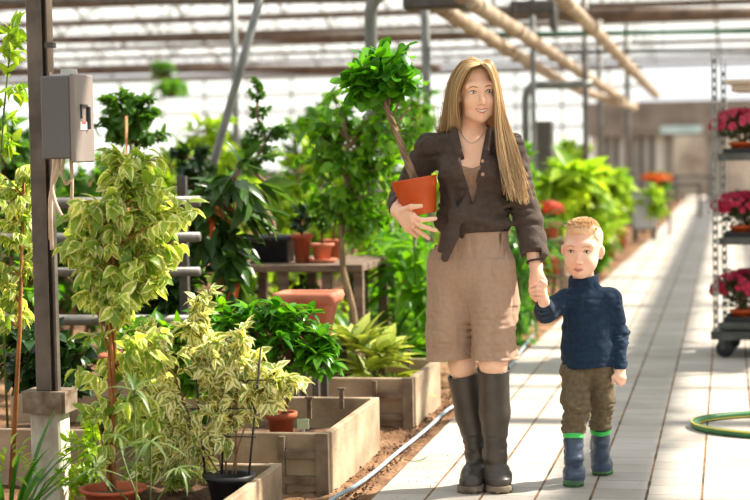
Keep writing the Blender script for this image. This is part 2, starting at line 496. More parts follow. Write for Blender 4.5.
# ------------------------------------------------------------------ the hall
HX0, HX1, HY0, HY1 = -21.0, 7.0, -6.0, 46.0
GZ, RZ, PITCH = 3.4, 4.1, 3.2
def struct(name, mb, m, smooth=False):
    return tag(mb.build(name, m, smooth=smooth), kind='structure')

rng = np.random.default_rng(3)
# bare earth floor, gently uneven
nx, ny = 120, 200
gx = np.linspace(HX0, HX1, nx); gy = np.linspace(HY0, HY1, ny)
# denser near the beds
gx = np.unique(np.concatenate([np.linspace(HX0, -4, 30), np.linspace(-4, -1.36, 80), np.linspace(-1.2, HX1, 12)]))
gy = np.unique(np.concatenate([np.linspace(HY0, 5.5, 10), np.linspace(5.5, 11, 130), np.linspace(11, HY1, 60)]))
XX, YY = np.meshgrid(gx, gy, indexing='ij')
def wob(x, y): return .5 * (np.sin(x * 9.1 + y * 3.3) * np.sin(y * 7.7 - x * 2.1) + np.sin(x * 23 + 1) * np.sin(y * 19 + x * 5))
ZZ = -.012 + .012 * wob(XX, YY) + .006 * rng.normal(size=XX.shape)
ZZ = np.minimum(ZZ, .02); ZZ[(XX > -1.1)] = -.03; ZZ = np.minimum(ZZ, np.where(XX > -1.42, -.004, .02))
Vv = np.stack([XX, YY, ZZ], -1).reshape(-1, 3); a, b = XX.shape
ii = (np.arange(a - 1)[:, None] * b + np.arange(b - 1)[None]).ravel()
fl = quads('floor_earth', Vv, np.stack([ii, ii + b, ii + b + 1, ii + 1], 1), M['earth']); tag(fl, kind='structure')
mb = MB()
edge = [(HY0, -1.36), (8.5, -1.36), (14, -1.29), (20, -1.20), (27, -1.10), (HY1 + 3, -1.06)]
pv = [(x, y, z) for y, x0 in edge for x in (x0, 1.57) for z in (-.1, 0)]
pf = []
for i in range(len(edge) - 1):
    a, b = i * 4, i * 4 + 4
    pf += [(a + 1, a + 3, b + 3, b + 1), (a, a + 1, b + 1, b), (a + 3, a + 2, b + 2, b + 3)]
mb.add(pv, pf); struct('floor_paving', mb, M['paving'])
mb = MB(); mb.box((-7, 20, -.3), (160, 160, .2)); struct('ground', mb, mat('outside_ground', s2l(150, 150, 120), s2l(120, 130, 90), .4, .9))

# roof: low glass ridges across the aisle, gutters between them
gut = [10.25 + PITCH * k for k in range(-5, 12)]
mb = MB()
for g in gut:
    mb.box(((HX0 + HX1) / 2, g, GZ), (HX1 - HX0, .16, .08))
struct('ceiling_gutters', mb, M['rust'])
mb = MB()
for g in gut[:-1]:
    mb.box(((HX0 + HX1) / 2, g + PITCH / 2, RZ), (HX1 - HX0, .05, .06))
for g in gut[:-1]:
    x = HX0
    while x < HX1:
        mb.bar((x, g, GZ + .05), (x, g + PITCH / 2, RZ), .03, .035); mb.bar((x, g + PITCH / 2, RZ), (x, g + PITCH, GZ + .05), .03, .035)
        x += 1.6
struct('ceiling_glazing_bars', mb, M['steel_grey'])
mb = MB()
for g in gut[:-1]:
    for y0, z0, y1, z1 in ((g, GZ + .07, g + PITCH / 2, RZ + .03), (g + PITCH / 2, RZ + .03, g + PITCH, GZ + .07)):
        mb.add([(HX0, y0, z0), (HX1, y0, z0), (HX1, y1, z1), (HX0, y1, z1)], [(0, 1, 2, 3)])
struct('ceiling_glass', mb, M['glass_roof'])
# long girder and two smaller rails that run with the aisle
mb = MB()
mb.box((2.36, 20, 3.22), (.30, 52, .14)); mb.box((3.1, 20, 3.25), (.09, 52, .08)); mb.box((-2.2, 20, 3.28), (.09, 52, .08))
struct('ceiling_girders', mb, M['steel_grey'])

# end wall: low concrete base, hazy glazing, dark bulkhead over the door
mb = MB(); mb.box((-11.6, HY1, .4), (18.8, .2, .8)); struct('wall_base_back', mb, M['concrete'])
mb = MB()
for x in np.arange(HX0, -2.1, 1.2): mb.box((x, HY1, 2.1), (.05, .08, 2.6))
for z in (.85, 1.35, 1.9, 2.45, 2.9, 3.35): mb.box((-11.6, HY1, z), (18.8, .08, .06))
for x in np.arange(2.2, HX1, 1.2): mb.box((x, HY1, 1.7), (.05, .08, 3.4))
struct('wall_frame_back', mb, mat('wall_frame', s2l(160, 152, 142), None, 4, .6))
mb = MB(); mb.add([(HX0, HY1 + .02, .8), (-2.2, HY1 + .02, .8), (-2.2, HY1 + .02, 3.4), (HX0, HY1 + .02, 3.4)], [(0, 1, 2, 3)])
mb.add([(1.0, HY1 + .02, 0), (HX1, HY1 + .02, 0), (HX1, HY1 + .02, 3.4), (1.0, HY1 + .02, 3.4)], [(0, 1, 2, 3)])
struct('wall_glass_back', mb, M['glass_wall'])
for nm, x in (('left', HX0), ('right', HX1)):
    mb = MB(); mb.box((x, 20, .35), (.16, 52, .7)); struct('wall_base_' + nm, mb, M['concrete'])
    mb = MB()
    for y in np.arange(HY0, HY1 + .1, 1.6): mb.box((x, y, 2.05), (.06, .05, 2.7))
    struct('wall_frame_' + nm, mb, M['white_metal'])
    mb = MB(); mb.add([(x, HY0, .7), (x, HY1, .7), (x, HY1, 3.4), (x, HY0, 3.4)], [(0, 1, 2, 3)]); struct('wall_glass_' + nm, mb, M['glass_wall'])
# far bulkhead with door opening
B0, B1 = at(588, 103, 45.), at(760, 134, 45.)
mb = MB(); mb.box(((B0[0] + 7) / 2, 45.2, (B0[2] + B1[2]) / 2), (7 - B0[0], .5, B0[2] - B1[2])); struct('wall_bulkhead_back', mb, mat('bulkhead', s2l(150, 138, 126), s2l(120, 110, 100), 2, .8))
a0 = at(604, 130, 45.); a1 = at(664, 200, 45.)
mb = MB()
x0 = at(590, 150, 45.)[0]; x1 = at(664, 150, 45.)[0]
mb.box(((x0 + x1) / 2, 45.3, .95), (x1 - x0, .2, 1.9))
struct('wall_partition_back', mb, mat('pale_panel', s2l(240, 236, 226), s2l(226, 220, 208), 1.5, .7))
mb = MB()
for px in (606, 616, 631, 641, 652):
    p = at(px, 150, 45.0); mb.box((p[0], 45.12, .95), (.12, .1, 1.9))
struct('trim_1', mb, M['steel_grey'])
# door opening: jambs, lintel with a lit strip window, pale room behind
d0, d1 = at(664, 150, 45.)[0], at(706, 150, 45.)[0]
mb = MB()
mb.box((d1 + .25, 45.3, .95), (.5, .3, 1.9)); mb.box((d0 + .12, 45.3, .95), (.24, .3, 1.9)); mb.box(((d0 + d1) / 2, 45.3, 1.78), (d1 - d0, .28, .3))
struct('door_1', mb, mat('door_frame', s2l(150, 140, 128), None, 3, .7))
w0, w1 = at(660, 126, 44.9), at(702, 133, 44.9)
mb = MB(); mb.box(((w0[0] + w1[0]) / 2, 44.93, (w0[2] + w1[2]) / 2), (w1[0] - w0[0], .06, w0[2] - w1[2]))
struct('window_1', mb, mat('strip_window', s2l(210, 228, 226), s2l(180, 205, 205), 2, .2))
mb = MB(); mb.box(((d0 + d1) / 2 + .3, 49, 1.0), (5, .1, 2.4)); struct('wall_room_back', mb, mat('room_wall', s2l(206, 190, 176), s2l(150, 130, 118), 1.2, .8))
# ------------------------------------------------------------------ near post with its electrical box
def box_px(x0, x1, y0, y1, Y, dy):
    """size of something that fills these pixels at depth Y"""
    a, b = at(x0, (y0 + y1) / 2, Y), at(x1, (y0 + y1) / 2, Y)
    t, u = at((x0 + x1) / 2, y0, Y), at((x0 + x1) / 2, y1, Y)
    return ((a + b) / 2 + vec(0, dy / 2, 0)), (abs(b[0] - a[0]), dy, abs(t[2] - u[2]))

PY = 6.36
pb = at(50, 400, PY)
zc = at(48, 391, PY)[2]; zp = at(48, 411, PY)[2]
xl = at(33.5, 300, PY)[0]; xr = at(57.5, 300, PY)[0]; xm = at(48, 300, PY)[0]
t = thing('support_post', 'grey steel channel post standing on a stained concrete footing', 'post', ((xl + xr) / 2, PY + .05, 0))
mb = MB()
mb.box(((xl + xm) / 2, PY + .04, (zc + GZ) / 2), (xm - xl, .08, GZ - zc), bev=.004)
mb.box((xm + .004, PY + .006, (zc + GZ) / 2), (.008, .03, GZ - zc)); mb.box((xr - .009, PY + .006, (zc + GZ) / 2), (.009, .03, GZ - zc)); mb.box(((xm + xr) / 2 - .004, PY + .026, (zc + GZ) / 2), (xr - xm - .008, .01, GZ - zc))
mb.build('steel_channel', mat('post_steel', s2l(112, 102, 92), s2l(84, 76, 68), 9, .5, .25, .1, 60), t)
x0, x1 = at(22, 400, PY - .02)[0], at(66, 400, PY - .02)[0]
mb = MB(); mb.box(((x0 + x1) / 2, PY + .04, zc - .006), (x1 - x0, .14, .012)); mb.box(((x0 + x1) / 2 - .004, PY - .026, (zc + zp) / 2 - .006), (x1 - x0 - .02, .012, zc - zp)); mb.box((x1 - .008, PY + .04, (zc + zp) / 2 - .006), (.012, .13, zc - zp)); mb.box((x0 + .014, PY + .04, (zc + zp) / 2 - .006), (.012, .13, zc - zp))
mb.build('saddle_plate', mat('saddle', s2l(142, 126, 108), s2l(96, 74, 56), 16, .8, 0, .2, 50), t)
x0, x1 = at(32, 450, PY)[0], at(62, 450, PY)[0]
mb = MB(); mb.box(((x0 + x1) / 2, PY + .04, zc / 2 - .03), (x1 - x0, .11, zc + .03), bev=.008)
mb.build('concrete_footing', mat('footing', s2l(228, 220, 208), s2l(150, 134, 118), 7, .9, 0, .3, 60, (1, 1, .5), detail=7, lo=.32, hi=.6), t)

x0, x1 = at(40, 110, 6.16)[0], at(70, 110, 6.16)[0]; z1, z0 = at(60, 75.5, 6.16)[2], at(60, 159, 6.16)[2]
t = thing('electrical_box', 'grey metal electrical box mounted high on the steel post', 'electrical box', ((x0 + x1) / 2, 6.26, z0))
mb = MB(); mb.box(((x0 + x1) / 2, 6.26, (z0 + z1) / 2), (x1 - x0, .19, z1 - z0), bev=.006)
mb.build('body', mat('box_grey_shaded', s2l(100, 99, 98), s2l(94, 93, 92), 4, .5), t)  # body colour darkened to carry the shade on its front face
mb = MB(); mb.box((x1 + .008, 6.26, (z0 + z1) / 2 - .004), (.02, .2, z1 - z0 + .02), bev=.008)
dr = mb.build('door', mat('box_door_lit', s2l(140, 128, 122), s2l(130, 118, 112), 4, .5), t)  # paler than the body: sun on this side put into the colour
dx = x1 + .019
zh = lambda py: at(80, py, 6.26)[2]
mb = MB(); mb.box((dx, 6.25, zh(106)), (.008, .07, .010)); mb.box((dx, 6.222, zh(112)), (.008, .008, .05)); mb.box((dx + .006, 6.286, zh(118)), (.014, .014, .085), bev=.004)
mb.build('handle', M['black_plastic'], dr)
mb = MB(); mb.box((dx, 6.245, zh(126)), (.004, .075, .03)); mb.build('label_plate', mat('label_white', s2l(232, 226, 220), s2l(220, 190, 180), 30, .5), dr)
mb = MB(); mb.box((dx + .001, 6.245, zh(123)), (.004, .04, .008)); mb.build('warning_strip', mat('label_red', s2l(206, 84, 60)), dr)
mb = MB(); mb.lathe([(.001, .03), (.03, .028), (.034, 0)], ((x0 + x1) / 2 + .02, 6.26, z1), 14); mb.build('top_cap', M['white_metal'], t)

t = thing('conduit', 'thin pale conduit running up the post above electrical box', 'conduit', at(50, 72, 6.33))
mb = MB(); p = at(51, 72, 6.335); mb.tube([p, vec(p[0], p[1], GZ)], .011, 10); mb.build('pipe', mat('conduit_pale', s2l(190, 180, 166), s2l(170, 160, 146), 8, .5), t, True)
mb = MB()
for z in (p[2] + .1, p[2] + .8): mb = MB(); mb.box((p[0], p[1], z), (.034, .03, .02)); mb.build('clip', M['steel_dark'], t)

cm = mat('cable_pale', s2l(214, 192, 168), s2l(186, 160, 136), 12, .6)
t = thing('power_cables', 'pale cables looping below the electrical box down the post', 'cable', at(62, 160, 6.3))
def cpath(pts): return np.array([at(x, y, Y) for x, y, Y in pts])
def smooth_path(P, n=6):
    P = np.asarray(P, float); Q = np.concatenate([2 * P[:1] - P[1:2], P, 2 * P[-1:] - P[-2:-1]]); out = []
    for i in range(1, len(Q) - 2):
        for s in np.linspace(0, 1, n, endpoint=False):
            a, b, c, d = Q[i - 1], Q[i], Q[i + 1], Q[i + 2]
            out.append(.5 * (2 * b + (c - a) * s + (2 * a - 5 * b + 4 * c - d) * s * s + (3 * b - a - 3 * c + d) * s ** 3))
    return np.array(out + [Q[-2]])
for pts, r in (([(71, 158, 6.28), (72, 180, 6.28), (71, 205, 6.28), (66, 220, 6.28), (59, 211, 6.3), (54, 198, 6.31), (52, 184, 6.31), (57, 170, 6.3), (60, 157, 6.3)], .0075),
               ([(64, 158, 6.27), (62, 172, 6.27), (66, 184, 6.27), (71, 180, 6.27)], .006),
               ([(55, 158, 6.32), (52, 185, 6.33), (51, 215, 6.335), (52, 250, 6.335)], .008),
               ([(58, 158, 6.31), (57, 176, 6.31), (50, 196, 6.33), (50, 240, 6.335)], .006)):
    mb = MB(); mb.tube(smooth_path(cpath(pts)), r, 8); mb.build('cable', cm, t, True)

# ------------------------------------------------------------------ pipe rail behind the near plants
t = thing('pipe_railing', 'rack of horizontal grey heating pipes behind the near ficus', 'pipe railing', (-3.6, 7.9, 0))
for py, r in ((203, .026), (238, .024), (272, .022), (320, .026)):
    z = at(60, py, 7.9)[2]
    mb = MB(); mb.tube([(-5.2, 7.9, z), (-4.2, 7.9, z), (at(200, py, 7.9)[0], 7.9, z)], r, 12); mb.build('pipe', M['steel_grey'], t, True)
for x in (-4.9, at(185, 300, 7.95)[0]):
    mb = MB(); mb.box((x, 7.95, .62), (.04, .04, 1.24)); mb.build('post', M['steel_dark'], t)

# ------------------------------------------------------------------ beds
def bed(label, X, y0, y1, xl, h, th=.03, brackets=True, back=True, lit=None):
    t = thing('planting_bed', label, 'planting bed', (X - .5, (y0 + y1) / 2, 0), 'low concrete beds along the path')
    zz = lambda x, a: a
    for nm, c, s in (('side_board', (X - th / 2, (y0 + y1) / 2, h / 2 - .03), (th, y1 - y0, h + .06)),
                     ('end_board', ((xl + X - th) / 2, y0 + th / 2, h / 2 - .035), (X - th - xl, th, h + .05)),
                     ('back_board', ((xl + X - th) / 2, y1 - th / 2, h / 2 - .03), (X - th - xl, th, h + .06))):
        mb = MB(); mb.box(c, s, bev=.004); mb.build(nm, M['concrete_bed'], t)
    for yy in (y0 - .02, y1 + .02):
        mb = MB(); mb.box((X - .035, yy, h / 2 - .02), (.05, .035, h + .03)); mb.box((X - .20, yy, h / 2 - .02), (.022, .03, h)); mb.box((X - .12, yy, h * .62), (.15, .022, .03)); mb.box((X - .12, yy, h * .18), (.15, .022, .03))
        mb.build('bracket', mat('bracket', s2l(136, 118, 98), s2l(92, 74, 58), 12, .85, 0, .2, 50) if 'bracket' not in bpy.data.materials else bpy.data.materials['bracket'], t)
    for x, y in ((X - .16, y1 - .06), (X - .24, y1 - .35)):
        mb = MB(); mb.box((x, y, h + .0), (.018, .018, .09)); mb.box((x, y, h + .045), (.034, .03, .008))
        if h > .2: mb.build('peg', M['wood_grey'], t)
    # soil
    nx, ny = 26, 26
    xs, ys = np.linspace(xl, X - th, nx), np.linspace(y0 + th, y1 - th, ny)
    A, B = np.meshgrid(xs, ys, indexing='ij'); Z = h * .42 + .02 * wob(A * 2, B * 2) + .006 * rng.normal(size=A.shape)
    ii = (np.arange(nx - 1)[:, None] * ny + np.arange(ny - 1)[None]).ravel()
    quads('soil', np.stack([A, B, Z], -1).reshape(-1, 3), np.stack([ii, ii + ny, ii + ny + 1, ii + 1], 1), M['soil'], t)
    return t
bed('nearest low concrete bed, mostly hidden under variegated shrub and black pot', -1.70, 5.5, 6.58, -2.26, .14)
bed('square concrete bed with two pegs holding the small glossy umbrella tree', -1.545, 6.79, 7.76, -3.3, .235)
bed("farther concrete bed holding the yellow green hosta plant", -1.50, 8.45, 9.2, -3.4, .24)
# hoses
def ground_px(pts, z): return np.array([gr(x, y, z) for x, y in pts])
t = thing('thin_hose', 'thin blue grey hose lying on the earth beside the path', 'hose', gr(400, 450))
hp = [(318, 512), (334, 498), (352, 488), (372, 474), (398, 452), (412, 441), (430, 426), (446, 411), (458, 404), (480, 392), (505, 372), (520, 352), (533, 335)]
mb = MB(); mb.tube(smooth_path(ground_px(hp, .02)), .0088, 10); mb.build('tube', mat('hose_grey', s2l(160, 178, 186), s2l(128, 148, 158), 8, .45), t, True)
hm = mat('hose_green', s2l(62, 128, 70), s2l(40, 96, 54), 6, .4, spec=.5)
t = thing('garden_hose', 'green garden hose with yellow stripe looped on the paving', 'hose', gr(750, 425))
th = np.linspace(R(20), R(340), 60)
c = (gr(744, 413, .017) + gr(744, 436, .017)) / 2
Rx = c[0] - gr(698.5, 421, .017)[0] + .02; Ry = (gr(740, 413, .017)[1] - gr(740, 436, .017)[1]) / 2
ring = np.stack([c[0] + .25 + (Rx + .25) * np.cos(th + 0) , c[1] + Ry * np.sin(th), np.full(60, .017)], 1)
tail0 = ring[0] + vec(.5, .1, 0); tail1 = ring[-1] + vec(.6, -.25, 0)
ring = np.concatenate([[tail0], ring, [tail1]])
mb = MB(); mb.tube(smooth_path(ring, 3), .0165, 12); hb = mb.build('tube', hm, t, True)
sp_ = smooth_path(ring, 3); rad = unit(sp_ - (c + vec(.25, 0, 0)))
for q in ((.011, .0105), (-.012, -.007)):
    mb = MB(); st = sp_ + rad * q[0] * vec(1, 1, 0) + vec(0, 0, q[1]); mb.tube(st, .005, 6); mb.build('stripe', mat('hose_yellow', s2l(206, 190, 84)), t, True)
rng2 = np.random.default_rng(8)
mb = MB()
tw = [(404, 459), (412, 461), (420, 460), (427, 457)]
mb.tube(smooth_path(ground_px(tw, .006)), .002, 5); tag(mb.build('twig', M['stem_green'], loc=gr(412, 461), smooth=True), 'thin curved green twig lying at the path edge', 'twig')
# crumbs of earth beside the path: stuff
mb = MB()
for i in range(900):
    x = -1.40 - abs(rng2.normal()) * .09; y = rng2.uniform(6.2, 11); s = rng2.uniform(.003, .011)
    if rng2.random() < .12: x = rng2.uniform(-1.34, -1.15)
    z = .001 if x > -1.37 else -.004
    if x > -1.37: s *= .4
    mb.add(vec(x, y, z + s * .4) + s * (np.array([(1, 0, 0), (-1, 0, 0), (0, 1, 0), (0, -1, 0), (0, 0, .8), (0, 0, -.8)]) * rng2.uniform(.5, 1.2, (6, 1))), [(0, 2, 4), (2, 1, 4), (1, 3, 4), (3, 0, 4), (2, 0, 5), (1, 2, 5), (3, 1, 5), (0, 3, 5)])
tag(mb.build('gravel', M['soil']), 'crumbs of dry earth scattered along the path edge', 'crumbs', kind='stuff')

# ------------------------------------------------------------------ bench with pots
BY = 9.4
bx0, bx1 = at(205, 268, BY)[0], at(362, 268, BY)[0]; bz = at(300, 265, BY)[2]
t = thing('plant_bench', 'long grey wooden plant bench carrying black tray and terracotta pots', 'bench', ((bx0 + bx1) / 2, BY + .4, 0))
for k in range(5):
    mb = MB(); mb.box(((bx0 + bx1) / 2, BY + .08 + .165 * k, bz - .02), (bx1 - bx0, .15, .04), bev=.004); mb.build('top_board', M['wood_grey'], t)
for px in (281, 325, 336, 228, 357):
    x = at(px, 300, BY)[0]
    for y in ((BY + .06, BY + .75) if px != 336 else (BY + .75,)):
        mb = MB(); mb.box((x, y, (bz - .04) / 2), (.05, .05, bz - .04)); mb.build('leg', M['wood_grey'], t)
mb = MB(); mb.box(((bx0 + bx1) / 2, BY + .4, .22), (bx1 - bx0 - .04, .6, .03)); mb.build('lower_shelf', M['wood_grey'], t)
lowz = .235

# ------------------------------------------------------------------ flower trolley
RX, RYy = at(716, 340, 11.3)[0], 11.3
ra = R(-5.6)
t = thing('flower_trolley', 'galvanised wheeled flower trolley with perforated posts on the right', 'trolley', (RX, RYy, 0))
t.rotation_euler.z = ra
TW, TD = 1.25, .565
galv = mat('galvanised', s2l(150, 152, 148), s2l(116, 118, 114), 9, .4, .6)
galvd = mat('galvanised_dark', s2l(96, 98, 94), s2l(74, 76, 74), 9, .5, .5)
zt = 1.93
def local(mb, name, m, par, smooth=False):   # parts given in the trolley's own frame
    V = np.concatenate(mb.v); me = bpy.data.meshes.new(name); me.from_pydata(V.tolist(), [], mb.f)
    if smooth: me.polygons.foreach_set('use_smooth', [True] * len(mb.f))
    return link(name, me, m, par)
for x, y in ((.0, 0), (TW, 0), (0, TD), (TW, TD)):
    mb = MB(); top = zt - (.05 if y > 0 else 0)
    # channel with a ladder of slots
    mb.box((x - .012, y, (top + .16) / 2), (.007, .03, top - .16)); mb.box((x + .012, y, (top + .16) / 2), (.007, .03, top - .16))
    z = .18
    while z < top - .02:
        mb.box((x, y, z), (.02, .024, .028)); z += .056
    local(mb, 'perforated_post', galv, t)
mb = MB(); mb.box((TW / 2, TD / 2, .145), (TW + .06, TD + .06, .05)); local(mb, 'base_frame', galvd, t)
for x, y in ((.05, .05), (TW - .05, .05), (.05, TD - .05), (TW - .05, TD - .05)):
    mb = MB(); mb.lathe([(.001, -.017), (.045, -.017), (.058, -.010), (.058, .010), (.045, .017), (.001, .017)], (0, 0, 0), 18, rot=np.array(Euler((PI / 2, 0, .4)).to_matrix()))
    mb.v = [v + vec(x, y, .059) for v in mb.v]; w = local(mb, 'wheel', M['black_plastic'], t, True)
    mb = MB(); mb.box((x, y, .115), (.06, .05, .02)); mb.box((x - .02, y - .026, .09), (.04, .006, .07)); mb.box((x - .02, y + .026, .09), (.04, .006, .07)); local(mb, 'caster_fork', galvd, w)
shz = [.20, .735, 1.262]
for z in shz:
    mb = MB(); mb.box((TW / 2 + .02, TD / 2, z - .01), (TW - .0, TD - .02, .02)); mb.box((TW / 2 + .02, .008, z + .008), (TW, .012, .036)); mb.box((TW / 2 + .02, TD - .008, z + .008), (TW, .012, .036)); local(mb, 'shelf', galvd, t)
mb = MB(); mb.box((TW / 2 + .05, TD / 2, 1.735), (TW - .02, TD, .022)); mb.box((TW / 2 + .05, TD / 2, 1.7), (TW - .1, TD - .1, .05)); local(mb, 'top_shelf', mat('top_board', s2l(206, 192, 176), s2l(186, 170, 152), 3, .6), t)
TRM = t.matrix_basis.copy() if False else Matrix.Translation((RX, RYy, 0)) @ Matrix.Rotation(ra, 4, 'Z')
for z in shz:
    tr = thing('plant_tray', {shz[0]: 'black plant tray on the lowest trolley shelf', shz[1]: 'black plant tray on the middle trolley shelf', shz[2]: 'black plant tray on the highest planted trolley shelf'}[z], 'tray', TRM @ Vector((.36, .26, z)), 'black trays on the trolley')
    tr.rotation_euler.z = ra
    mb = MB(); mb.box((0, 0, .004), (.62, .40, .008)); local(mb, 'bottom', M['black_plastic'], tr)
    mb = MB()
    for c, s in (((0, -.2, .028), (.62, .008, .056)), ((0, .2, .028), (.62, .008, .056)), ((-.31, 0, .028), (.008, .4, .056)), ((.31, 0, .028), (.008, .4, .056))): mb.box(c, s)
    local(mb, 'rim', M['black_plastic'], tr)

# ------------------------------------------------------------------ posts, pipes and fittings of the hall
def pole(name, label, cat, pts, r, m, n=12, group=None, foot=True):
    P = np.asarray(pts, float); t = thing(name, label, cat, (P[0][0], P[0][1], P[0][2]), group)
    mb = MB(); mb.tube(P, r, n); mb.build('shaft', m, t, True)
    if foot:
        mb = MB(); mb.box((P[0][0], P[0][1], P[0][2] + .01), (r * 5, r * 5, .02)); mb.build('base_plate', m, t)
    return t
def vert(px, Y, z1=GZ - .05):
    x = at(px, 150, Y)[0]; return [(x, Y, 0), (x, Y, z1 / 2), (x, Y, z1)]
pole('round_post', 'grey round post rising behind the carried plant and the woman', 'post', vert(427.5, 14.1), .036, M['pole_grey'])
pole('round_post', 'thin grey post left of the leaning brace', 'post', vert(236.5, 17.3), .036, M['pole_grey'])
pole('round_post', 'thin post beside the dark hanging cabinet', 'post', vert(534, 17.3), .026, M['pole_grey'])
pole('round_post', 'slim grey post rising behind the boy among bright leaves', 'post', vert(586, 20.5), .036, M['steel_grey'])
pole('round_post', 'distant slim post at the far edge of the bright leaves', 'post', vert(600, 26.9), .04, M['steel_grey'])
pole('round_post', 'distant slim post in front of the pale far panels', 'post', vert(628, 30.1), .05, M['steel_grey'])
pole('leaning_brace', 'slanted grey brace pipe crossing above the dark leaved plant', 'brace', [at(211, 175, 11.0) * vec(1, 1, 0) - vec(.55, 0, 0), at(213, 165, 11.0), at(240, 70, 11.0), at(263, -12, 11.0)], .028, M['pole_grey'])
a = at(371, 40, 12.6)
P = [(a[0], 12.6, 0), (a[0], 12.6, 1.2), (a[0], 12.6, at(371, 14, 12.6)[2])]
for q in range(1, 8):
    an = q / 7 * PI / 2; P.append((a[0] + .16 * (1 - math.cos(an)), 12.6, P[2][2] + .16 * math.sin(an)))
P.append((a[0] + .6, 12.6, P[-1][2]))
pole('bent_pipe', 'thick grey pipe bending over above the carried plant', 'pipe', P, .047, mat('pipe_dull', s2l(112, 114, 108), s2l(96, 98, 94), 5, .45), 16)
P = [(at(526, 150, 18)[0], 18, 0), (at(526, 150, 18)[0], 18, at(526, 98, 18)[2])]
for px, py in ((527.5, 90), (531, 86), (537, 85)): P.append(tuple(at(px, py, 18)))
P += [tuple(at(560, 85, 18)), tuple(at(592, 84, 18))]
pole('bent_pipe', 'grey pipe with a rounded elbow right of the blonde hair', 'pipe', P, .042, M['pole_grey'], 12)
for nm, lab, pts, r in (('heating_pipe', 'long cream pipe overhead, nearest to the woman of three', [(436, 5, 13), (525, 60, 18), (580, 90, 23), (634, 107, 28)], .058),
                        ('heating_pipe', 'long cream pipe overhead, middle one of three', [(462, -4, 12.2), (530, 39, 16.8), (580, 72, 21.2), (622, 99, 26)], .062),
                        ('heating_pipe', 'long cream pipe overhead, rightmost of three', [(556, -8, 14), (600, 36, 17), (630, 68, 21), (656, 95, 27)], .06)):
    P = smooth_path(cpath(pts), 4)
    t = thing(nm, lab, 'pipe', P[len(P) // 2], 'cream pipes running along the aisle')
    mb = MB(); mb.tube(P, r, 12); mb.build('pipe', M['cream_pipe'], t, True)
    for k in range(3, len(P) - 1, 5):
        mb = MB(); d = unit(P[k + 1] - P[k]); mb.tube([P[k], P[k] + d * .12], r * 1.2, 12); mb.build('coupling', M['cream_pipe'], t, True)
        if k > 3: continue
        mb = MB(); mb.tube([P[k] + vec(0, 0, r), vec(P[k][0], P[k][1], GZ + .35)], .006, 5); mb.build('hanger', M['steel_dark'], t)
def crossbar(name, label, px0, px1, py0, py1, Y, r, m, group=None, xx=None):
    a, b = at(px0, py0, Y), at(px1, py1, Y)
    t = thing(name, label, 'pipe', (a + b) / 2, group)
    mb = MB(); mb.tube([a, (a + b) / 2, b], r, 10); mb.build('pipe', m, t, True)
    for k in (.08, .5, .92):
        p = a + (b - a) * k; mb = MB(); mb.tube([p + vec(0, 0, r), vec(p[0], p[1], GZ + .3)], .006, 5); mb.build('hanger', M['steel_dark'], t)
crossbar('overhead_pipe', 'thin green painted pipe crossing overhead above the aisle', 470, 790, 34.5, 31, 19.5, .026, M['green_paint'])
crossbar('overhead_pipe', 'thick rusty pipe crossing high over the aisle', 490, 790, 15, 12.5, 18.9, .06, M['rust'])
crossbar('overhead_pipe', 'rusty pipe crossing just above the pale far panels on the left', -40, 440, 72, 67, 27.6, .062, M['rust'])
crossbar('overhead_pipe', 'rusty pipe crossing high behind the carried plant crown', -40, 470, 42, 35, 26.2, .055, M['rust'])
crossbar('overhead_pipe', 'dull grey pipe crossing at the very top left corner', -40, 372, 3, -2, 20.2, .06, M['steel_grey'])
crossbar('overhead_pipe', 'slim grey pipe crossing lower over the far aisle', 540, 790, 52, 50, 25.5, .035, M['steel_dark'])
# drive boxes on the pipes
for lab, px0, px1, py0, py1, Y in (('dark motor box hanging under the roof above the hair', 402, 466, -8, 8, 12.2), ('dark valve box under the roof near the middle pipe', 509, 555, 0, 14, 17), ('small dark valve box lower on the pipe run', 549, 556, 8, 30, 17)):
    c, s = box_px(px0, px1, py0, py1, Y, .2); t = thing('hanging_motor_box', lab, 'motor box', c)
    mb = MB(); mb.box(c, s, bev=.015); mb.build('housing', M['steel_dark'], t)
    mb = MB(); mb.tube([c + vec(0, 0, s[2] / 2), vec(c[0], c[1], GZ)], .015, 8); mb.build('bracket_rod', M['steel_dark'], t)
c, s = box_px(534.5, 552, 121, 178, 17.45, .25)
t = thing('control_cabinet', 'dark grey control cabinet fixed to thin post right of hair', 'cabinet', c - vec(0, 0, s[2] / 2))
mb = MB(); mb.box(c, s, bev=.01); mb.build('body', mat('cabinet_dark', s2l(88, 84, 80), s2l(78, 74, 70), 3, .6), t)
mb = MB(); mb.box(c + vec(0, -s[1] / 2 - .006, 0), (s[0] - .04, .012, s[2] - .05), bev=.004); d = mb.build('door', mat('cabinet_door', s2l(96, 92, 86), s2l(84, 80, 76), 3, .5), t)
mb = MB(); mb.box(c + vec(s[0] * .32, -s[1] / 2 - .02, 0), (.02, .02, .09)); mb.build('handle', M['steel_grey'], d)
c, s = box_px(633, 655, 196, 229, 25.5, .12)
t = thing('grey_cabinet', 'pale grey free standing cabinet beside the far path edge', 'cabinet', (c[0], c[1], 0))
mb = MB(); mb.box(c, s, bev=.012); mb.build('panel', mat('cab_pale', s2l(186, 188, 188), s2l(168, 170, 170), 2, .5), t)
mb = MB(); mb.box(c + vec(0, .09, 0), (s[0] + .06, .1, s[2] + .06)); mb.build('frame', M['steel_grey'], t)
for sx in (-1, 1):
    mb = MB(); zl = c[2] - s[2] / 2; mb.box((c[0] + sx * s[0] * .42, c[1] + .05, zl / 2), (.07, .12, zl)); mb.build('leg', M['steel_dark'], t)
